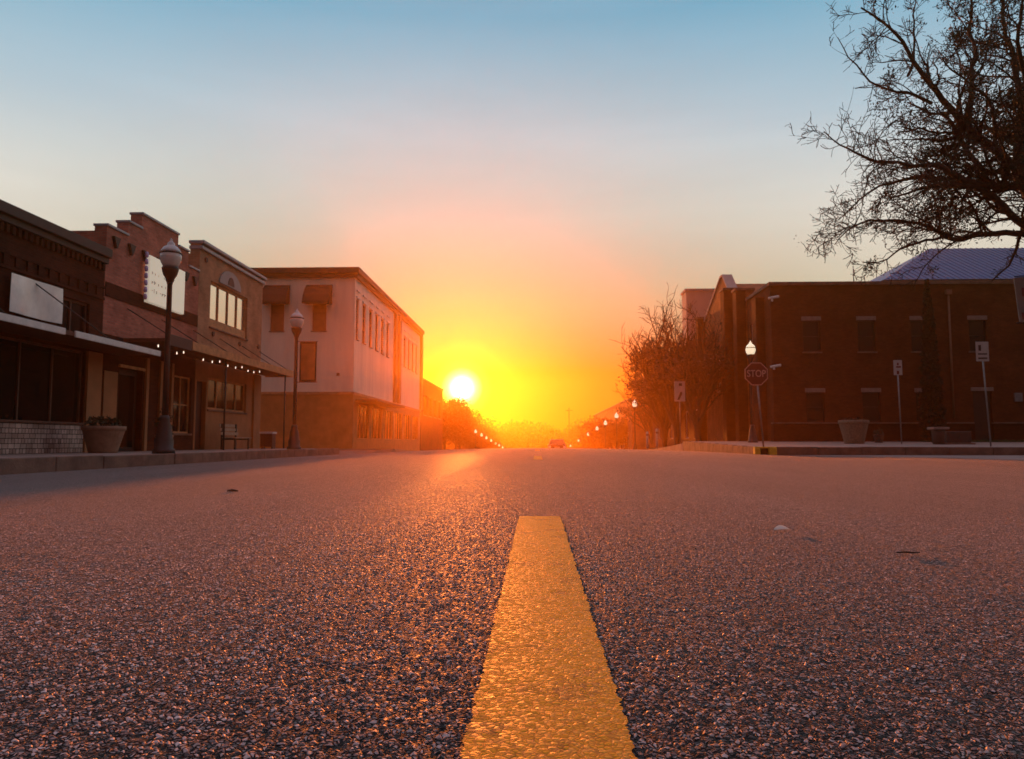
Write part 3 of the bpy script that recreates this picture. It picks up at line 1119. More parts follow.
for h in dn:
    window_y(rb, RY, *h[:4], rows=2, fm=M['dark_wood'], lintel=.22, sill=False)
d = MB()
d.box(dr[0], dr[1], RY + .14, RY + .2, dr[2], dr[3])
dd = d.build('door', M['dark_wood'], rb)
MB().box(dr[0] - .1, dr[1] + .1, RY - .04, RY - .002, dr[3] + .003, dr[3] + .2, .008).build('lintel', M['stone_lintel'], rb)
for h in tw:
    window_x(rb, RX, -1, *h, rows=3, fm=M['white'], fw=.09, sill=False)
c = MB()
c.box(RX - .09, 34, RY - .09, RY + .42, 8.502, 8.68, .012).box(RX - .09, RX + .42, RY + .43, 44.7, 8.502, 8.68, .012)
c.build('coping', M['kerb'], rb)
MB().box(RX - .46, RX - .002, 41.35, 42.15, -.2, 8.1, .01).build('pilaster', M['brick_red'], rb)
pp = MB()
pp.tube([(21.45, RY - .08, 1.5), (21.45, RY - .08, 7.95)], .055, 8)
pp.box(21.3, 21.6, RY - .2, RY - .004, 7.95, 8.2, .01)
pp.build('downpipe', pm('copper_brown_pipe', (.22, .10, .055), .6), rb)
MB().tube([(17.06, RY + 1, 8.1), (17.06, RY + 1, 9.75)], .02, 6).build('antenna', M['grey_metal'], rb)
for z in (7.75, 4.15):
    sc_ = thing('security_camera', 'white security camera on the brick corner, %s' % ('near the parapet' if z > 6 else 'at mid height above the stop sign'), 'security camera', (RX, RY, z), 'security cameras on the brick corner')
    MB().box(RX + .02, RX + .12, RY - .06, RY - .002, z - .1, z + .06, .01).build('mount', M['white'], sc_)
    MB().tube([(RX + .07, RY - .06, z), (RX + .07, RY - .32, z + .05)], .02, 6).build('arm', M['white'], sc_)
    MB().tube([(RX + .32, RY - .34, z + .10), (RX - .22, RY - .40, z + .0)], [.07, .06], 10).build('housing', M['white'], sc_)
mb_ = MB().box(24.55, 24.95, RY - .12, RY - .002, 2.35, 2.8, .02)
tag(mb_.build('meter_box', M['grey_metal']), 'small grey meter box on the dark brick wall right of the signpost', 'meter box')

# blue roof beyond
hr = thing('blue_roof_building', 'building with a blue standing seam hip roof rising behind the brick office', 'building', (38, 82, 0))
w = MB()
w.box(33.5, 66, 72.6, 94, -3, 15.5)
w.build('wall', M['brick_tan'], hr)
rf = MB()
x0, x1, y0, y1, z0, z1 = 32.6, 67, 72, 95, 15.5, 21.2
rx0, rx1, ry = 42.6, 58, 83
vs = [(x0, y0, z0), (x1, y0, z0), (x1, y1, z0), (x0, y1, z0), (rx0, ry, z1), (rx1, ry, z1)]
rf.add(vs, [[0, 1, 5, 4], [1, 2, 5], [2, 3, 4, 5], [3, 0, 4], [3, 2, 1, 0]])
for i in range(1, 57):                                   # standing seams
    x = x0 + i * .6
    t = min(1, (x - x0) / (rx0 - x0), (x1 - x) / (x1 - rx1))
    a = Vector((x, y0, z0 + .03))
    b = Vector((x, y0 + (ry - y0) * t, z0 + (z1 - z0) * t + .03))
    rf.tube([a, b], .045, 4, smooth=False)
rf.build('roof', M['blue_roof'], hr)

# ------------------------------------------------------------------ right: gabled brick hall with end piers
gb = thing('gabled_hall', 'orange brick hall with pointed gable and tall piers beside the brick office', 'building', (RX, 51, 0))
w = MB()
gp = [(45.0, -1.5), (56.8, -1.5), (56.8, 8.7), (50.9, 11.2), (50.3, 11.2), (48.6, 9.75), (45.0, 9.2)]
w.prism(gp, 'x', RX + .02, RX + .5)
w.prism([(45.0, -1.5), (56.8, -1.5), (56.8, 8.4), (50.8, 10.8), (45.0, 8.5)], 'x', RX + .51, 30)
w.build('wall', M['brick_orange'], gb)
c = MB()
cl = [(56.8, 8.7), (50.9, 11.2), (50.3, 11.2), (48.6, 9.75)]
for (a, b), (a2, b2) in zip(cl, cl[1:]):
    c.prism([(a, b + .003), (a2, b2 + .003), (a2, b2 + .13), (a, b + .13)], 'x', RX - .06, RX + .6)
c.build('coping', M['grey_conc'], gb)
for y0_, y1_, z, pr in ((45.0, 45.8, 9.2, .55), (47.6, 48.5, 9.75, .62), (56.0, 56.8, 9.3, .5)):
    p_ = MB().box(RX - pr, RX + .018, y0_, y1_, -1.4, z, .01).build('pier', M['brick_red'], gb)
    MB().box(RX - pr - .06, RX + .56, y0_ - .06, y1_ + .06, z + .003, z + .14, .01).build('cap', M['kerb'], p_)
for y in (46.5, 49.2, 51.6, 54):
    f = MB()
    f.box(RX - .05, RX + .018, y, y + .55, 3.6, 6.2)
    wn = f.build('window', M['white'], gb)
    MB().box(RX - .06, RX - .052, y + .09, y + .46, 3.7, 6.1).build('pane', M['glass'], wn)

tb = thing('concrete_tower', 'plain grey concrete block rising behind the bare trees', 'building', (20, 80, 0))
w = MB()
w.box(14.72, 27, 75, 77.2, -3, 15.1)
w.build('wall', M['grey_conc'], tb)
MB().box(14.6, 27.1, 74.9, 77.3, 15.103, 15.35, .02).build('parapet', M['grey_conc'], tb)
rw = thing('brick_row', 'brown brick row seen through the bare tree branches', 'building', (RX, 68, 0))
w = MB()
wall_x(w, RX, RX + .4, 57.2, 82, -3, 8.3, [(59 + i * 3.6, 60.4 + i * 3.6, .6, 2.8) for i in range(6)] + [(59 + i * 3.6, 60.4 + i * 3.6, 4.2, 6.6) for i in range(6)])
w.box(RX + .41, 24, 57.2, 57.6, -3, 8.2).box(RX + .41, 24, 73.9, 74.5, -3, 8.2).box(RX + .41, 14.5, 81.6, 82, -3, 8.2).box(RX + .41, 24, 57.61, 73.89, 7.6, 7.8)
w.build('wall', M['brick_red'], rw)
for i in range(6):
    window_x(rw, RX, -1, 59 + i * 3.6, 60.4 + i * 3.6, .6, 2.8, fm=M['white'], gm=M['glass'])
    window_x(rw, RX, -1, 59 + i * 3.6, 60.4 + i * 3.6, 4.2, 6.6, fm=M['white'])
fr = thing('far_brick_shops', 'long low brick shop row behind the distant lit lamps', 'building', (RX, 130, -3))
w = MB()
wall_x(w, RX, RX + .4, 100, 165, -9, 5.9, [(103 + i * 5, 106.5 + i * 5, -1.4 - i * .13, 1.6 - i * .13) for i in range(12)])
w.box(RX + .41, 30, 100, 100.4, -9, 5.8).box(RX + .41, 30, 164.6, 165, -9, 5.8).box(RX + .41, 30, 100.41, 164.59, 5.2, 5.4)
w.build('wall', M['brick_orange'], fr)
for i in range(12):
    window_x(fr, RX, -1, 103 + i * 5, 106.5 + i * 5, -1.4 - i * .13, 1.6 - i * .13, cols=2, fm=M['white'], sill=False)
MB().box(RX - .1, RX + .5, 99.9, 165.1, 5.903, 6.1, .01).build('coping', M['kerb'], fr)
# ------------------------------------------------------------------ street lamps
def lamp_parts(root, lit, h=5.2):
    k = h / 5.2
    base = MB()
    base.lathe([(.27, 0), (.27, .10), (.22, .13), (.23, .32), (.19, .40), (.175, .62), (.12, .78), (.13, .83), (.095, .92)], sides=16, flute=.05)
    base.build('base', M['black_metal'], root)
    pole = MB()
    pole.lathe([(.078, .90), (.07, 2.2), (.062, 4.12), (.075, 4.14), (.075, 4.18)], sides=16, flute=.07)
    pole.build('pole', M['black_metal'], root)
    cap = MB()
    cap.lathe([(.07, 4.17), (.10, 4.22), (.10, 4.26), (.16, 4.36), (.19, 4.47), (.20, 4.52), (.185, 4.55)], sides=20)
    cap.build('capital', M['black_metal'], root)
    g = MB()
    g.lathe([(.15, 4.545), (.19, 4.60), (.235, 4.70), (.25, 4.80), (.245, 4.88)], sides=24)
    gl = g.build('globe', M['lit'] if lit else M['globe'], root)
    c = MB()
    c.lathe([(.25, 4.875), (.262, 4.885), (.262, 4.905), (.245, 4.91)], sides=24)
    c.build('band', M['black_metal'], gl)
    c = MB()
    c.lathe([(.24, 4.908), (.225, 4.97), (.165, 5.05), (.10, 5.09), (.085, 5.11), (.085, 5.15), (.045, 5.19), (.02, 5.22), (.03, 5.245), (.0, 5.28)], sides=24, flute=.03)
    c.build('globe_cap', M['lit'] if lit else M['globe_cap'], gl)
    if k != 1:
        root.scale = (k, k, k)


lamp = thing('street_lamp', 'unlit black acorn lamp standing in front of the stepped rose brick building', 'street lamp', (0, 0, 0), 'acorn lamps along the street')
lamp_parts(lamp, False)
l2 = copy_tree(lamp)
lamp.location = (-8.98, 18.2, 0)
l2.location = (-8.98, 28.1, 0)
l2['label'] = 'unlit acorn lamp with a rust banner on its pole near the pale corner block'
litl = thing('street_lamp', 'lit acorn lamp behind the stop sign on the right corner', 'street lamp', (0, 0, 0), 'acorn lamps along the street')
lamp_parts(litl, True)
more_r = [(8.9, 70), (8.9, 86), (8.9, 100), (8.9, 114), (8.9, 134), (8.9, 165), (8.9, 205)]
ordn = ['nearest', 'second', 'third', 'fourth', 'fifth', 'sixth', 'farthest']
for i, (x, y) in enumerate(more_r):
    c = copy_tree(litl)
    c.location = (x, y, float(zl(y)) + .12)
    c.scale = (.9,) * 3
    c['label'] = ('%s lit lamp of the row running down the right kerb beyond the bare trees' % ordn[i])
more_l = [(-8.98, 112), (-8.98, 124), (-8.98, 136), (-8.98, 150), (-8.98, 166), (-8.98, 182), (-8.98, 200)]
for i, (x, y) in enumerate(more_l):
    c = copy_tree(litl)
    c.location = (x, y, float(zl(y)) - .02)
    c.scale = (.82,) * 3
    c['label'] = ('%s lit lamp of the row running down the left kerb below the sun' % ordn[i])
litl.location = (10.3, 37, .25)
litl.scale = (.93, .93, .93)

bnr = thing('pole_banner', 'rust coloured vertical banner hung beside the second left lamp pole', 'banner', (-8.98, 28.1, 3.2))
f = MB()
for i in range(9):
    pass
vs = []
for i in range(7):
    for j in range(13):
        u, v = i / 6, j / 12
        vs.append((-8.98 + .16 + u * .62, 28.1 + .03 * math.sin(3 * u + 4 * v), 2.52 + v * 1.48))
fs = [[i * 13 + j, (i + 1) * 13 + j, (i + 1) * 13 + j + 1, i * 13 + j + 1] for i in range(6) for j in range(12)]
o = len(vs)
f.add(vs + [(x, y + .006, z) for x, y, z in vs], fs + [[q + o for q in g][::-1] for g in fs], True)
f.build('cloth', M['banner_print'], bnr)
f = MB()
for a, b, c_, d_ in ((.15, .79, 2.51, 2.58), (.15, .79, 3.94, 4.01), (.15, .21, 2.58, 3.94), (.73, .79, 2.58, 3.94)):
    f.box(-8.98 + a, -8.98 + b, 28.05, 28.058, c_, d_)
f.build('border', M['awning'], bnr)
for z in (2.5, 4.02):
    MB().tube([(-8.98 + .05, 28.1, z), (-8.98 + .82, 28.1, z)], .014, 6).build('arm', M['black_metal'], bnr)

# lamp with the white banner that leans into the right edge of the picture
l3 = copy_tree(lamp)
l3.location = (12.05, 18.0, -.17)
l3['label'] = 'black lamp pole carrying the white and rose banner at the right edge'
wb = thing('pole_banner', 'white and rose printed banner at the right edge of the picture', 'banner', (12.05, 18, 3.6))
f = MB()
f.prism([(11.14, 4.10), (11.22, 3.07), (11.92, 3.00), (11.92, 4.18)], 'y', 17.99, 18.004)
f.build('cloth', M['sign_white'], wb)
f = MB()
f.prism([(11.30, 3.86), (11.31, 3.66), (11.84, 3.68), (11.84, 3.90)], 'y', 17.98, 17.988)
f.prism([(11.27, 3.28), (11.29, 3.12), (11.86, 3.06), (11.86, 3.25)], 'y', 17.98, 17.988)
f.build('print', pm('rose_print', (.35, .10, .12), .6, .3, 6), wb)
for z0, z1 in ((4.13, 4.2), (3.04, 2.99)):
    MB().tube([(11.16, 18, z0), (12.0, 18, z1)], .014, 6).build('arm', M['black_metal'], wb)


# ------------------------------------------------------------------ lettering
def text_mesh(body, size, name, m, parent, loc, ext=.003, wid=1.0):
    cu = bpy.data.curves.new('t', 'FONT')
    cu.body = body
    cu.size = size
    cu.extrude = ext
    cu.align_x = 'CENTER'
    cu.align_y = 'CENTER'
    cu.offset = .004
    t = bpy.data.objects.new('t', cu)
    COL.objects.link(t)
    bpy.context.view_layer.update()
    me = bpy.data.meshes.new_from_object(t.evaluated_get(bpy.context.evaluated_depsgraph_get()))
    bpy.data.objects.remove(t)
    me.transform(Matrix.Rotation(R(90), 4, 'X') @ Matrix.Diagonal((wid, 1, 1, 1)))
    me.materials.clear()
    me.materials.append(m)
    me.name = name
    o = bpy.data.objects.new(name, me)
    COL.objects.link(o)
    o.parent = parent
    o.location = loc
    return o


st = thing('stop_sign', 'red octagonal stop sign on a slightly leaning post above the yellow drain', 'sign', (8.03, 27.75, .1))
MB().tube([(8.10, 27.75, .08), (7.88, 27.70, 2.98)], .032, 8).build('post', M['grey_metal'], st)
oc = lambda r, cx, cz: [(cx + r * math.cos(R(22.5 + 45 * i)), cz + r * math.sin(R(22.5 + 45 * i))) for i in range(8)]
MB().prism(oc(.445, 7.88, 2.72), 'y', 27.655, 27.662).build('border', M['stop_text'], st)
MB().prism(oc(.41, 7.88, 2.72), 'y', 27.648, 27.653).build('face', M['sign_red'], st)
text_mesh('STOP', .35, 'lettering', M['stop_text'], st, (7.88 - 8.03, 27.644 - 27.75, 2.72 - .1), .003, .80)


def post_sign(label, x, y, z, h, w_, sh, lean, marks):
    t = thing('parking_sign', label, 'sign', (x, y, z), 'white signs on thin posts')
    MB().tube([(x, y, z - .05), (x - lean, y, z + h)], .028, 6).build('post', M['grey_metal'], t)
    MB().box(x - lean - w_ / 2, x - lean + w_ / 2, y - .045, y - .035, z + h - sh, z + h + .02, .004).build('plate', M['sign_white'], t)
    a = MB()
    for (u0, u1, v0, v1) in marks:
        a.box(x - lean - w_ / 2 + u0 * w_, x - lean - w_ / 2 + u1 * w_, y - .052, y - .046, z + h - sh + v0 * sh, z + h - sh + v1 * sh)
    a.build('marking', M['sign_red'] if 'two' in label else M['sign_black'], t)
    return t


post_sign('small two tone white sign on a thin post beside the concrete planter', 15.42, 33, .19, 3.55, .36, .62, .05, [(.3, .85, .5, .62), (.35, .62, .05, .3), (.4, .6, .68, .85)])
post_sign('larger white sign on a leaning thin post, right of the dark cypress', 16.45, 28.4, .12, 3.80, .46, .70, .16, [(.15, .85, .12, .2), (.15, .85, .35, .42), (.2, .4, .55, .85)])
ps = post_sign('tall narrow white sign in front of the bare trees', 8.35, 45, .05, 3.75, .62, 1.15, .0, [(.42, .72, .78, .92)])
a = MB()
cx, cz = 8.35, 2.95
a.prism([(cx - .15, cz - .22), (cx - .03, cz - .22), (cx + .14, cz + .12), (cx + .14, cz + .26), (cx + .03, cz + .26)], 'y', 44.948, 44.953)
a.build('symbol', M['sign_black'], ps)

# kerb inlet with yellow painted ends
di = thing('storm_drain', 'kerb storm drain with yellow painted ends below the stop sign', 'drain', (7.9, 27.1, -.18))
MB().box(7.57, 7.76, 26.95, 27.22, -.2, .06, .025).build('end_block', M['yellow'], di)
MB().box(8.06, 8.33, 26.95, 27.22, -.2, .09, .03).build('end_block', M['yellow'], di)
MB().box(7.58, 8.32, 26.98, 27.225, .062, .115, .015).build('cover_slab', M['yellow'], di)
MB().box(7.763, 8.057, 27.12, 27.2, -.2, .058).build('opening', M['dark'], di)


# ------------------------------------------------------------------ planters, benches, bins
def planter(name, label, x, y, z, r0, r1, h, m, hl, nl, group=None, leafm='leaf'):
    t = thing(name, label, 'planter', (x, y, z), group)
    MB().lathe([(r0, 0), (r0 * 1.02, .05), (r1 * .93, h * .80), (r1 * .95, h * .84), (r1, h * .86), (r1, h), (r1 * .88, h), (r1 * .86, h * .90), (0, h * .90)], (x, y, z), 28).build('pot', m, t)
    P = []
    for i in range(nl):
        a, rr = rng.uniform(0, 6.28), r1 * .8 * math.sqrt(rng.uniform(0, 1))
        P.append((rr * math.cos(a), rr * math.sin(a), h * .92 + rng.uniform(0, hl) * (1 - (rr / r1) ** 2 * .6)))
    V, F = rnd_leaves(P, .055, .03, 8)
    npmesh('foliage', V, F, M[leafm], t)
    return t


planter('planter', 'wide tan planter with small plants beneath the notice board, left', -11.1, 19.3, 0, .34, .52, .68, M['pot'], .34, 60)
planter('planter', 'large concrete bowl planter standing before the dark brick office', 13.85, 34, .21, .40, .63, 1.02, M['conc_pot'], .16, 70, leafm='leaf_dry')
planter('flower_pot', 'small tan pot with a tall plant between the shop doors', -11.35, 23.0, 0, .2, .27, .5, M['pot'], .9, 50)
planter('flower_pot', 'small dark pot against the brick office right of the concrete planter', 16.0, 36.5, .24, .17, .24, .4, M['coping_dark'], .3, 40)

bn_ = thing('bench', 'slatted wooden bench under the timber canopy beside the ochre wall', 'bench', (-11.4, 28.6, 0))
for i in range(4):
    MB().box(-11.55 + i * .13, -11.44 + i * .13, 27.8, 29.4, .42, .455, .006).build('seat_slat', M['wood'], bn_)
for i in range(3):
    MB().box(-11.62 - i * .03, -11.59 - i * .03, 27.8, 29.4, .54 + i * .15, .65 + i * .15, .006).build('back_slat', M['wood'], bn_)
for y in (27.95, 29.25):
    MB().box(-11.66, -11.6, y - .03, y + .03, 0, .96, .006).build('leg', M['black_metal'], bn_)
    MB().box(-11.16, -11.1, y - .03, y + .03, 0, .42, .006).build('leg', M['black_metal'], bn_)
    MB().box(-11.597, -11.12, y - .025, y + .025, .36, .415, .004).build('seat_rail', M['black_metal'], bn_)
bk = thing('newspaper_box', 'pale topped box standing at the corner beyond the slatted bench', 'box', (-11.2, 31.6, 0))
MB().box(-11.45, -10.95, 31.4, 31.85, .08, .62, .02).build('cabinet', M['coping_dark'], bk)
MB().box(-11.48, -10.92, 31.36, 31.9, .623, .70, .015).build('lid', M['white'], bk)
for x in (-11.42, -11.0):
    MB().box(x, x + .05, 31.45, 31.8, 0, .078).build('foot', M['black_metal'], bk)

bi = thing('litter_bin', 'dark litter bin with pale square lid below the cypress', 'bin', (16.45, 32, .17))
MB().lathe([(.2, .02), (.24, .06), (.26, .56), (.25, .6)], (16.45, 32, .17), 18, flute=.05).build('body', M['coping_dark'], bi)
MB().box(16.13, 16.77, 31.72, 32.3, .79, .89, .02).build('lid', M['conc'], bi)
for dx in (-.2, .2):
    MB().tube([(16.45 + dx, 32, .7), (16.45 + dx, 32, .8)], .02, 6).build('lid_support', M['black_metal'], bi)
ub = thing('utility_box', 'low dark utility box right of the pale lidded bin', 'box', (17.4, 32.6, .18))
MB().box(16.95, 17.95, 32.3, 33.0, .25, .72, .03).build('cabinet', M['coping_dark'], ub)
MB().box(16.85, 18.05, 32.2, 33.1, .17, .247, .01).build('plinth', M['kerb'], ub)
MB().box(17.43, 17.47, 32.28, 32.297, .35, .62).build('handle', M['black_metal'], ub)
for i, (x, y, h) in enumerate(((7.15, 50, 1.05), (8.0, 51.5, 1.3))):
    bo = thing('bollard', ['short white capped bollard at the kerb before the bare trees', 'taller pale bollard at the foot of the bare trees'][i], 'bollard', (x, y, -.15), 'pale bollards')
    MB().lathe([(.08, 0), (.075, h), (.05, h + .05), (0, h + .06)], (x, y, float(zl(y)) + .0), 12).build('shaft', M['white'], bo)
    MB().lathe([(.078, 0), (.08, .02), (.08, .08), (.077, .1)], (x, y, float(zl(y)) + h * .8), 12).build('ring', M['sign_red'], bo)


# ------------------------------------------------------------------ cars (rear towards the camera)
def car(label, paint, x, y, z):
    t = thing('parked_car', label, 'car', (0, 0, 0), None)
    W_, Ln, = .90, 4.6
    body = [(0, .42), (.02, .62), (.05, .88), (.12, .98), (.9, 1.02), (3.1, .98), (4.35, .86), (4.55, .7), (4.6, .45), (4.5, .28), (.08, .28)]
    bm = bmesh.new()
    n = len(body)
    rings = []
    for s, ins in ((-1, .0), (-.94, -.06), (.94, -.06), (1, .0)):
        rings.append([bm.verts.new((s * W_, p[0] + (.06 if abs(s) == 1 and p[0] < 1 else (-.06 if abs(s) == 1 and p[0] > 4 else 0)), p[1] - (.04 if abs(s) == 1 and p[1] > .8 else 0))) for p in body])
    for a, b in zip(rings, rings[1:]):
        for i in range(n):
            bm.faces.new((a[i], a[(i + 1) % n], b[(i + 1) % n], b[i]))
    bm.faces.new(rings[0][::-1])
    bm.faces.new(rings[-1])
    bmesh.ops.recalc_face_normals(bm, faces=bm.faces[:])
    bm.verts.index_update()
    m = MB()
    m.add([v.co for v in bm.verts], [[v.index for v in f.verts] for f in bm.faces])
    bm.free()
    bd = m.build('body', paint, t)
    cab = MB()                                           # greenhouse, narrowing upwards
    lo = [(-.84, .35), (.84, .35), (.84, 3.25), (-.84, 3.25)]
    hi = [(-.66, .85), (.66, .85), (.66, 2.35), (-.66, 2.35)]
    vs = [(a, b, .985) for a, b in lo] + [(a, b, 1.46) for a, b in hi] + [(a * .9, b + (.1 if b < 1 else -.1), 1.49) for a, b in hi]
    cab.add(vs, [[0, 1, 5, 4], [1, 2, 6, 5], [2, 3, 7, 6], [3, 0, 4, 7], [4, 5, 9, 8], [5, 6, 10, 9], [6, 7, 11, 10], [7, 4, 8, 11], [8, 9, 10, 11]])
    cab.build('cabin', paint, t)

    def on(quad, d=.006):
        q = [Vector(p) for p in quad]
        nn = (q[1] - q[0]).cross(q[3] - q[0]).normalized()
        return [p + nn * d for p in q]
    A = lambda i: Vector(vs[i])

    def pane(i0, i1, i2, i3, name):
        q = [A(i0), A(i1), A(i2), A(i3)]
        c = sum(q, Vector()) / 4
        q = [c + (p - c) * .86 for p in q]
        MB().add(on(q), [[0, 1, 2, 3]]).build(name, M['glass'], t)
    pane(0, 1, 5, 4, 'rear_window')
    pane(1, 2, 6, 5, 'side_window')
    pane(2, 3, 7, 6, 'windscreen')
    pane(3, 0, 4, 7, 'side_window')
    MB().box(-.86, .86, -.07, .06, .40, .56, .03).build('bumper', M['chrome'], t)
    MB().box(-.26, .26, -.02, .015, .64, .76, .005).build('number_plate', M['sign_white'], t)
    for s in (-1, 1):
        MB().box(s * .74 - .12, s * .74 + .12, -.025, .05, .66, .84, .015).build('tail_light', M['tail'], t)
        for yy in (.85, 3.65):
            w_ = MB()
            prof = [(.19, -.10), (.30, -.10), (.33, -.06), (.33, .06), (.30, .10), (.19, .10)]
            w_.lathe(prof, sides=20)
            w_.v = [(s * .80 + p[2], yy + p[0], .33 + p[1]) for p in w_.v]
            wh = w_.build('wheel', M['tyre'], t)
            r_ = MB()
            r_.lathe([(.03, -.112), (.17, -.106), (.19, -.09), (.19, .09), (.17, .106), (.03, .112)], sides=16)
            r_.v = [(s * .80 + p[2], yy + p[0], .33 + p[1]) for p in r_.v]
            r_.build('rim', M['chrome'], wh)
    t.location = (x, y, z)
    return t


car('dull red car driving away over the crest in the middle of the road', M['car_red'], 1.98, 76, float(zl(76)) + float(crown(2)))

# ------------------------------------------------------------------ litter on the road
lf = MB()
n = 10
vs = []
for i in range(n + 1):
    u = i / n
    wdt = .016 * math.sin(math.pi * min(1, u * 1.05 + .02)) ** .6 + .001
    for s in (-1, 0, 1):
        vs.append((.735 + u * .052, 2.43 + s * wdt + .01 * u, .005 + .004 * (s + 1) * math.sin(math.pi * u) + .003 * math.sin(3.2 * u)))
fs = [[i * 3 + j, (i + 1) * 3 + j, (i + 1) * 3 + j + 1, i * 3 + j + 1] for i in range(n) for j in range(2)]
o = len(vs)
lf.add(vs + [(x, y, z - .0012) for x, y, z in vs], fs + [[q + o for q in g][::-1] for g in fs], True)
pap, pt_, pb_ = newmat('thin_pale_leaf')
pb_.inputs['Base Color'].default_value = (.85, .80, .74, 1)
tr_ = pt_.nodes.new('ShaderNodeBsdfTranslucent')
tr_.inputs[0].default_value = (.9, .84, .74, 1)
pm_ = pt_.nodes.new('ShaderNodeMixShader')
pt_.links.new(pb_.outputs[0], pm_.inputs[1])
pt_.links.new(tr_.outputs[0], pm_.inputs[2])
pt_.links.new(pm_.outputs[0], pt_.nodes['Material Output'].inputs['Surface'])
tag(lf.build('fallen_leaf', pap), 'pale curled scrap lying on the road right of the yellow line', 'leaf')
tw_ = MB().tube([(.888, 1.95, .003), (.91, 1.952, .004), (.93, 1.949, .003), (.945, 1.953, .003)], [.002, .0025, .002, .0015], 6)
tag(tw_.build('twig', M['bark']), 'short dark twig lying on the asphalt at the right', 'twig')
tw_ = MB().tube([(-1.83, 4.5, -.012), (-1.80, 4.5, -.008), (-1.77, 4.51, -.012)], [.004, .008, .004], 6)
tag(tw_.build('pebble', M['bark']), 'small dark pebble on the road towards the left kerb', 'pebble')


# ------------------------------------------------------------------ trees
def tubes(br, sides):
    """list of (points (n,3), radii (n,)) -> one vertex / quad array"""
    Vs, Fs, off = [], [], 0
    ang = np.linspace(0, 2 * np.pi, sides, endpoint=False)
    for P, r in br:
        n = len(P)
        d = np.gradient(P, axis=0)
        d /= np.linalg.norm(d, axis=1)[:, None] + 1e-9
        ref = np.array([0, 0, 1.0]) if abs(d[0, 2]) < .8 else np.array([1.0, 0, 0])
        a = np.cross(d, ref)
        a /= np.linalg.norm(a, axis=1)[:, None] + 1e-9
        b = np.cross(d, a)
        V = P[:, None, :] + (a[:, None, :] * np.cos(ang)[None, :, None] + b[:, None, :] * np.sin(ang)[None, :, None]) * r[:, None, None]
        Vs.append(V.reshape(-1, 3))
        i = np.arange(n - 1)[:, None] * sides
        k = np.arange(sides)[None, :]
        k2 = (k + 1) % sides
        Fs.append(np.stack([i + k, i + k2, i + k2 + sides, i + k + sides], -1).reshape(-1, 4) + off)
        off += n * sides
    return np.concatenate(Vs), np.concatenate(Fs)


def resample(P, step):
    P = np.asarray(P, dtype=float)
    d = np.r_[0, np.cumsum(np.linalg.norm(np.diff(P, axis=0), axis=1))]
    n = max(3, int(d[-1] / step) + 1)
    t = np.linspace(0, d[-1], n)
    return np.stack([np.interp(t, d, P[:, k]) for k in range(3)], 1)


def grow(P0, d0, length, r0, wander, lift, step):
    n = max(3, int(length / step) + 1)
    P = [np.asarray(P0, float)]
    d = np.asarray(d0, float)
    d /= np.linalg.norm(d)
    for i in range(n):
        d = d + rng.normal(0, wander, 3) + np.array([0, 0, lift])
        d /= np.linalg.norm(d)
        P.append(P[-1] + d * length / n)
    return np.array(P), np.linspace(r0, r0 * .35, n + 1)


def sprout(parents, dens, lf, rf, wander, lift, step, ang, out, start=.25, minlen=.1):
    """side branches off every parent; returns a new list"""
    new = []
    for P, r in parents:
        ln = np.linalg.norm(np.diff(P, axis=0), axis=1).sum()
        k = rng.poisson(ln * dens)
        for _ in range(k):
            u = rng.uniform(start, 1)
            i = min(int(u * (len(P) - 1)), len(P) - 2)
            f = u * (len(P) - 1) - i
            p = P[i] * (1 - f) + P[i + 1] * f
            d = P[i + 1] - P[i]
            d /= np.linalg.norm(d) + 1e-9
            s = np.cross(d, rng.normal(0, 1, 3))
            s /= np.linalg.norm(s) + 1e-9
            a = R(rng.uniform(*ang))
            dd = d * math.cos(a) + s * math.sin(a) + np.asarray(out)
            l_ = max(minlen, ln * lf * rng.uniform(.5, 1.2) * (1.15 - .6 * u))
            new.append(grow(p, dd, l_, max(.004, r[i] * rf), wander, lift, step))
    return new


# the big oak: main limbs follow the outline of the real one, at its real distance
OY = 17.0
oak = thing('oak_tree', 'big dark spreading oak with bare twigs and sparse leaves leaning in from the right', 'tree', (11.9, OY + .3, 0))


def limb(pix, dy0, dy1, r0, r1):
    n = len(pix)
    P = resample([at(px, py, Y=OY + dy0 + (dy1 - dy0) * i / (n - 1)) for i, (px, py) in enumerate(pix)], .22)
    P += np.cumsum(rng.normal(0, .026, P.shape), axis=0)
    return P, np.linspace(r0, r1, len(P))


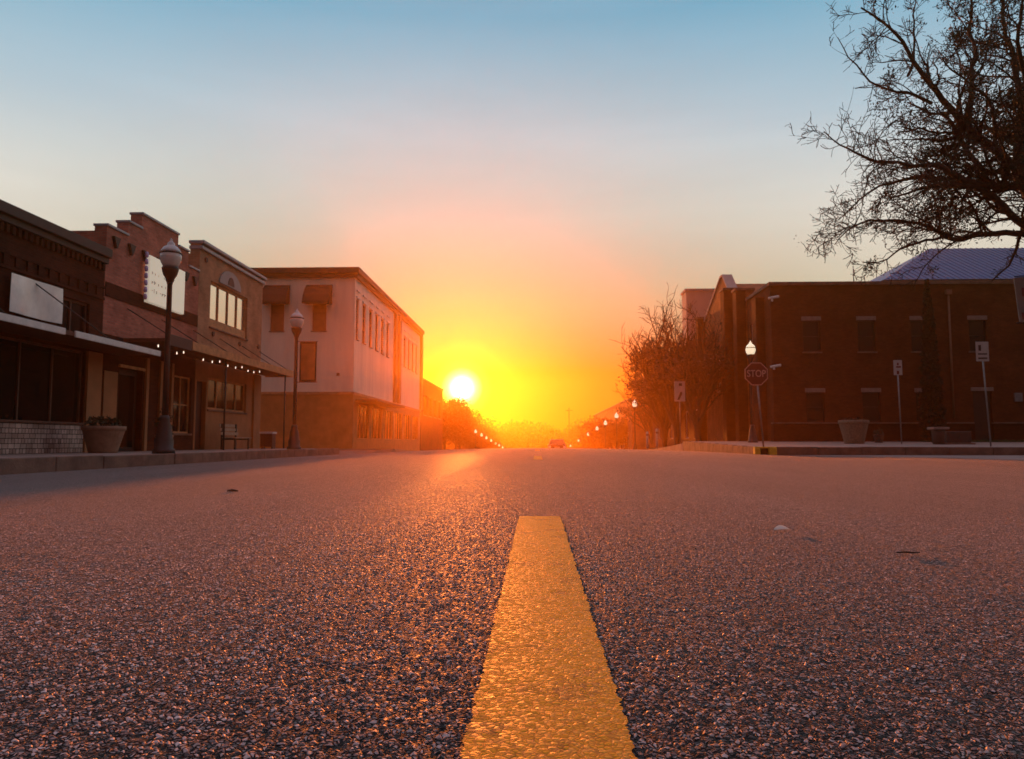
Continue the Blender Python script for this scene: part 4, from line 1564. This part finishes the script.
tr_base = np.array([11.95, OY + .3, -.3])
fork = np.array(at(1046, 236, Y=OY + .2))
trunk = (resample([tr_base, tr_base + [.0, .02, 1.0], tr_base + [-.08, 0, 2.4], fork], .3), None)
trunk = (trunk[0], np.linspace(.42, .27, len(trunk[0])))
trunk[1][0] = .55
limbs = [
    limb([(1046, 236), (1030, 196), (1007, 168), (983, 151), (959, 134), (933, 103), (910, 73), (891, 42), (875, 23), (849, 4)], .2, -1.2, .19, .025),
    limb([(1030, 196), (1009, 153), (1013, 120), (1015, 95), (1005, 57), (994, 34), (990, 8), (986, -30)], .2, .9, .15, .03),
    limb([(1007, 168), (986, 172), (971, 149), (958, 128), (944, 112), (925, 110), (903, 98)], 0, -.8, .10, .02),
    limb([(1036, 210), (1024, 181), (994, 184), (963, 178), (944, 163), (906, 160), (868, 157), (846, 146), (832, 138)], .2, -2.0, .14, .012),
    limb([(994, 184), (965, 180), (940, 178), (906, 181), (879, 191), (858, 210), (842, 222)], 0, 1.4, .085, .012),
    limb([(1046, 240), (1024, 222), (1005, 206), (982, 191), (960, 190), (930, 196), (905, 205)], .2, -1.0, .13, .02),
    limb([(1046, 245), (1024, 234), (979, 229), (952, 233), (925, 218), (895, 214), (868, 214), (845, 228), (838, 238)], .2, -.6, .11, .012),
    limb([(966, 133), (967, 88), (971, 57), (959, 31), (963, 4), (956, -30)], -.6, .2, .085, .02),
    limb([(910, 73), (914, 50), (912, 20), (918, -10)], -.8, -.3, .045, .012),
    limb([(933, 103), (900, 92), (872, 78), (850, 52), (838, 30)], -.9, -1.8, .05, .010),
    limb([(952, 233), (925, 240), (900, 252), (880, 262), (862, 262)], 0, -.9, .05, .012),
    limb([(1046, 236), (1060, 180), (1055, 110), (1062, 50), (1050, -20)], .2, 1.5, .18, .04),
    limb([(1040, 190), (1032, 130), (1036, 80), (1028, 30), (1034, -20)], .2, -1.5, .13, .03),
    limb([(1050, 230), (1090, 190), (1140, 150), (1180, 90), (1200, 40)], .2, .8, .17, .03),
    limb([(1050, 245), (1100, 220), (1160, 210), (1220, 220), (1270, 240)], .2, -.8, .14, .02),
    limb([(1046, 236), (1060, 200), (1080, 150), (1090, 90), (1090, 20)], .2, 3.5, .15, .03),
    limb([(1046, 240), (1055, 200), (1070, 160), (1090, 120), (1110, 90)], .2, -4.0, .15, .03),
    limb([(1024, 222), (1018, 250), (1006, 272), (990, 284)], .2, .6, .06, .02),
]
limbs = [(P, r * .74) for P, r in limbs]
sec = sprout(limbs, 4.8, .27, .42, .16, .01, .16, (30, 75), (0, 0, .05), .18)
sec += sprout(limbs[:12], 1.6, .34, .42, .14, .0, .18, (25, 60), (0, 0, 0), .1)
ter = sprout(sec, 6.6, .5, .5, .22, .015, .09, (25, 70), (0, 0, .03), .15, .2)
qua = sprout(ter, 7.4, .55, .55, .25, .01, .07, (25, 65), (0, 0, .0), .15, .16)
V, F = tubes([trunk], 14)
V2, F2 = tubes(limbs, 8)
npmesh('trunk', np.concatenate([V, V2]), np.concatenate([F, F2 + len(V)]), M['bark'], None, True).parent = oak
V, F = tubes(sec, 5)
V2, F2 = tubes([(P, np.maximum(r, .0068)) for P, r in ter], 4)
V3, F3 = tubes([(P, np.maximum(r * .9, .0052)) for P, r in qua], 3)
crown_o = npmesh('crown', np.concatenate([V, V2, V3]), np.concatenate([F, F2 + len(V), F3 + len(V) + len(V2)]), M['bark'], oak)
tips = np.concatenate([P[2:] for P, r in qua])
# leaves hang in uneven clumps: keep twigs where a coarse random field is high
cell = rng.uniform(0, 1, (64, 64, 64))
ii = np.floor(tips / .55).astype(int) % 64
dens = cell[ii[:, 0], ii[:, 1], ii[:, 2]] * (.55 + .45 * np.clip((tips[:, 0] - 5.5) / 6, 0, 1))
pk = tips[(dens > .56) & (rng.uniform(0, 1, len(tips)) < .6)]
V, F = rnd_leaves(pk, .032, .07, 8)
lv = npmesh('leaves', V, F, M['leaf'], oak)
for o in oak.children:                                   # world-built arrays: bring them under the tree's own base
    o.matrix_parent_inverse = Matrix.Translation(-Vector(oak.location))
print('oak', len(limbs), len(sec), len(ter), len(qua), len(pk))


def bare_tree(h, stems, spread, seed, leaf=0):
    """many-stemmed street tree, crown of fine upright twigs; built at the origin"""
    global rng
    keep = rng
    rng = np.random.default_rng(seed)
    main = []
    for i in range(stems):
        a = 2 * math.pi * i / stems + rng.uniform(-.4, .4)
        P = [(0, 0, -.3), (.06 * math.cos(a), .06 * math.sin(a), h * .13), (spread * .28 * math.cos(a), spread * .28 * math.sin(a), h * .36), (spread * .6 * math.cos(a), spread * .6 * math.sin(a), h * .62)]
        P = resample(P, .3)
        P += np.cumsum(rng.normal(0, .03, P.shape), axis=0) * np.linspace(0, 1, len(P))[:, None]
        main.append((P, np.linspace(.12, .05, len(P))))
    s1 = sprout(main, 1.9, .62, .6, .12, .03, .3, (18, 50), (0, 0, .3), .3)
    s2 = sprout(s1, 2.2, .55, .55, .15, .02, .25, (18, 55), (0, 0, .2), .2, .4)
    s3 = sprout(s2, 3.0, .55, .55, .18, .01, .2, (20, 60), (0, 0, .1), .2, .4)
    V, F = tubes(main, 7)
    A = tubes(s1, 4)
    B = tubes([(P, np.maximum(r, .012)) for P, r in s2], 3)
    C = tubes([(P, np.maximum(r, .009)) for P, r in s3], 3)
    o1, o2 = len(A[0]), len(A[0]) + len(B[0])
    cr_ = (np.concatenate([A[0], B[0], C[0]]), np.concatenate([A[1], B[1] + o1, C[1] + o2]))
    tp = np.concatenate([P[1:] for P, r in s3])
    lv = None
    if leaf:
        tp = tp[(rng.uniform(0, 1, len(tp)) < leaf) & (tp[:, 2] < h * .55)]
        lv = rnd_leaves(tp, .085, .16, 5)
    rng = keep
    return (V, F), cr_, lv


protos = []
for i, (h, stm, sp, lf_) in enumerate(((8.6, 6, 3.0, .8), (7.6, 5, 3.2, .9), (9.0, 5, 2.6, .2))):
    t, c, l_ = bare_tree(h, stm, sp, 40 + i, lf_)
    protos.append((t, c, l_))
spots = [(9.9, 47.5, 1, 1.25, 'small bare tree nearest the brick pilaster, before the gabled hall'),
         (9.6, 53, 0, 1.38, 'dense dark bare tree standing before the pointed gable'),
         (9.9, 60, 1, 1.3, 'broad dark leafy bare tree before the grey concrete tower'),
         (11.0, 67, 0, 1.12, 'fine twigged bare tree at the left edge of the right kerb tree group'),
         (12.6, 75, 2, 1.5, 'tall thin bare tree whose twigs rise left of the grey tower'),
         (12.6, 84, 1, 1.2, 'last dark bare tree of the right kerb group, farthest away')]
done = {}
for x, y, k_, sc_, lab in spots:
    t = thing('bare_tree', lab, 'tree', (x, y, float(zl(y)) + .1), 'bare trees along the right kerb', .9 + 1.7 * len(lab) % 6.28)
    t.scale = (sc_,) * 3
    if k_ not in done:
        a, b, l_ = protos[k_]
        done[k_] = [npmesh('trunk', *a, M['bark'], t, True), npmesh('crown', *b, M['twig'], t)]
        if l_ is not None:
            done[k_].append(npmesh('leaves', *l_, M['leaf_dry'], t))
    else:
        for o in done[k_]:
            c = o.copy()
            COL.objects.link(c)
            c.parent = t


# cypress by the brick wall
cyp = thing('cypress_tree', 'slim dark pointed cypress against the brick office wall', 'tree', (19.6, 38.6, .28))
P = []
for i in range(5200):
    z = rng.uniform(.25, 8.1)
    r = .62 * (1 - (z / 8.15)) ** .75 * min(1, .75 + z * .2) * math.sqrt(rng.uniform(.25, 1)) * (1 + .12 * math.sin(9 * z))
    a = rng.uniform(0, 6.28)
    P.append((r * math.cos(a), r * math.sin(a), z))
V, F = rnd_leaves(P, .075, .03, 4)
npmesh('crown', V, F, M['leaf_dark'], cyp)
MB().tube([(19.6, 38.6, .1), (19.6, 38.6, 3), (19.6, 38.6, 7.8)], [.11, .08, .02], 8).build('trunk', M['bark'], cyp)


# trees along the far left, and the wood that closes the street
def leafy(h, r, seed, n, ls):
    g = np.random.default_rng(seed)
    lobes = [(g.normal(0, r * .42), g.normal(0, r * .42), h * g.uniform(.42, .85), r * g.uniform(.32, .55)) for _ in range(13)]
    P = []
    for _ in range(n):
        lx, ly, lz, lr = lobes[g.integers(len(lobes))]
        d = g.normal(0, 1, 3)
        d /= np.linalg.norm(d)
        q = lr * g.uniform(.35, 1) ** .5
        P.append((lx + d[0] * q, ly + d[1] * q, lz + d[2] * q * .85))
    br = [(resample([(0, 0, -.5), (0, 0, h * .3), (lx * .5, ly * .5, lz * .75), (lx, ly, lz)], 1.0), None) for lx, ly, lz, lr in lobes]
    br = [(p, np.linspace(.22, .05, len(p))) for p, _ in br]
    return rnd_leaves(P, ls, .2, 3), tubes(br, 6)


lp = [leafy(10, 4.6, 5, 2600, .22), leafy(9, 4.2, 6, 2400, .22), leafy(11, 4.0, 9, 2400, .22)]
lspots = [(-13.5, 106, 0, .98), (-14, 116, 1, 1.06), (-13.5, 127, 0, .92), (-14, 139, 2, .85), (-13.2, 152, 1, 1.0), (-13.8, 168, 0, .92), (-13, 188, 2, .82), (-13.5, 212, 1, .95)]
words = ['first', 'second', 'third', 'fourth', 'fifth', 'sixth', 'seventh', 'eighth']
ld = {}
for i, (x, y, k_, sc_) in enumerate(lspots):
    t = thing('roadside_tree', '%s tree of the hazy row beyond the low shop on the left, under the sun' % words[i], 'tree', (x, y, float(zl(y)) - .1), 'hazy trees down the left side', i * 1.3)
    t.scale = (sc_,) * 3
    if k_ not in ld:
        (v, f_), (tv, tf) = lp[k_]
        ld[k_] = [npmesh('crown', v, f_, M['leaf_dry'], t), npmesh('trunk', tv, tf, M['bark'], t)]
    else:
        for o in ld[k_]:
            c = o.copy()
            COL.objects.link(c)
            c.parent = t
rspots = [(10.9, 106, 1, .66), (11, 120, 0, .68), (11, 136, 1, .74), (11.2, 152, 2, .72), (13.5, 172, 1, 1.0), (14, 186, 0, .95), (13, 204, 2, .9), (14.5, 222, 0, 1.05)]
for i, (x, y, k_, sc_) in enumerate(rspots):
    t = thing('roadside_tree', '%s tree of the hazy row along the far right brick shops' % words[i], 'tree', (x, y, float(zl(y)) - .1), 'hazy trees down the right side', i * 1.1 + .4)
    t.scale = (sc_,) * 3
    for o in ld[k_]:
        c = o.copy()
        COL.objects.link(c)
        c.parent = t
P = []
for i in range(190):
    x = rng.uniform(-95, 125)
    y = rng.uniform(232, 282)
    h = rng.uniform(9, 14.5)
    for _ in range(130):
        d = rng.normal(0, 1, 3)
        d /= np.linalg.norm(d)
        q = rng.uniform(.3, 1) ** .5
        P.append((x + d[0] * q * 4.6, y + d[1] * q * 4.6, -6.6 + h * .62 + d[2] * q * h * .42))
V, F = rnd_leaves(P, .62, .5, 3)
tag(npmesh('distant_wood', V, F, M['leaf_dry']), 'hazy wood closing the far end of the street', 'wood', None, 'stuff')
up_ = thing('utility_pole', 'thin utility pole rising above the distant wood', 'utility pole', (9.1, 218, -5.8))
MB().tube([(9.1, 218, -6.2), (9.1, 218, 10.1)], [.2, .13], 8).build('pole', M['bark'], up_)
MB().box(8.1, 10.1, 217.75, 217.85, 9.1, 9.3).build('crossarm', M['bark'], up_)

gs = []
for _ in range(9000):
    x, y = rng.uniform(19.5, 30), rng.uniform(37.4, 39.9)
    gs.append((x, y, .30))
V, F = rnd_leaves(gs, .05, .03, 2)
V[:, 2] = np.abs(V[:, 2] - .28) + .28
tag(npmesh('grass', V, F, M['grass']), 'dull grass strip at the foot of the brick office', 'grass', None, 'stuff')

# ------------------------------------------------------------------ evening haze
hz = MB().box(-130, 150, -40, 295, -8.6, 23.5)
hm = bpy.data.materials.new('evening_haze')
hm.use_nodes = True
ht = hm.node_tree
ht.nodes.clear()
ho = ht.nodes.new('ShaderNodeOutputMaterial')
pv = ht.nodes.new('ShaderNodeVolumePrincipled')
pv.inputs['Color'].default_value = (1, .50, .09, 1)
pv.inputs['Density'].default_value = HAZE
pv.inputs['Anisotropy'].default_value = HAZE_G
ht.links.new(pv.outputs[0], ho.inputs['Volume'])
tag(hz.build('haze', hm), 'warm evening haze filling the street', 'haze', None, 'stuff')
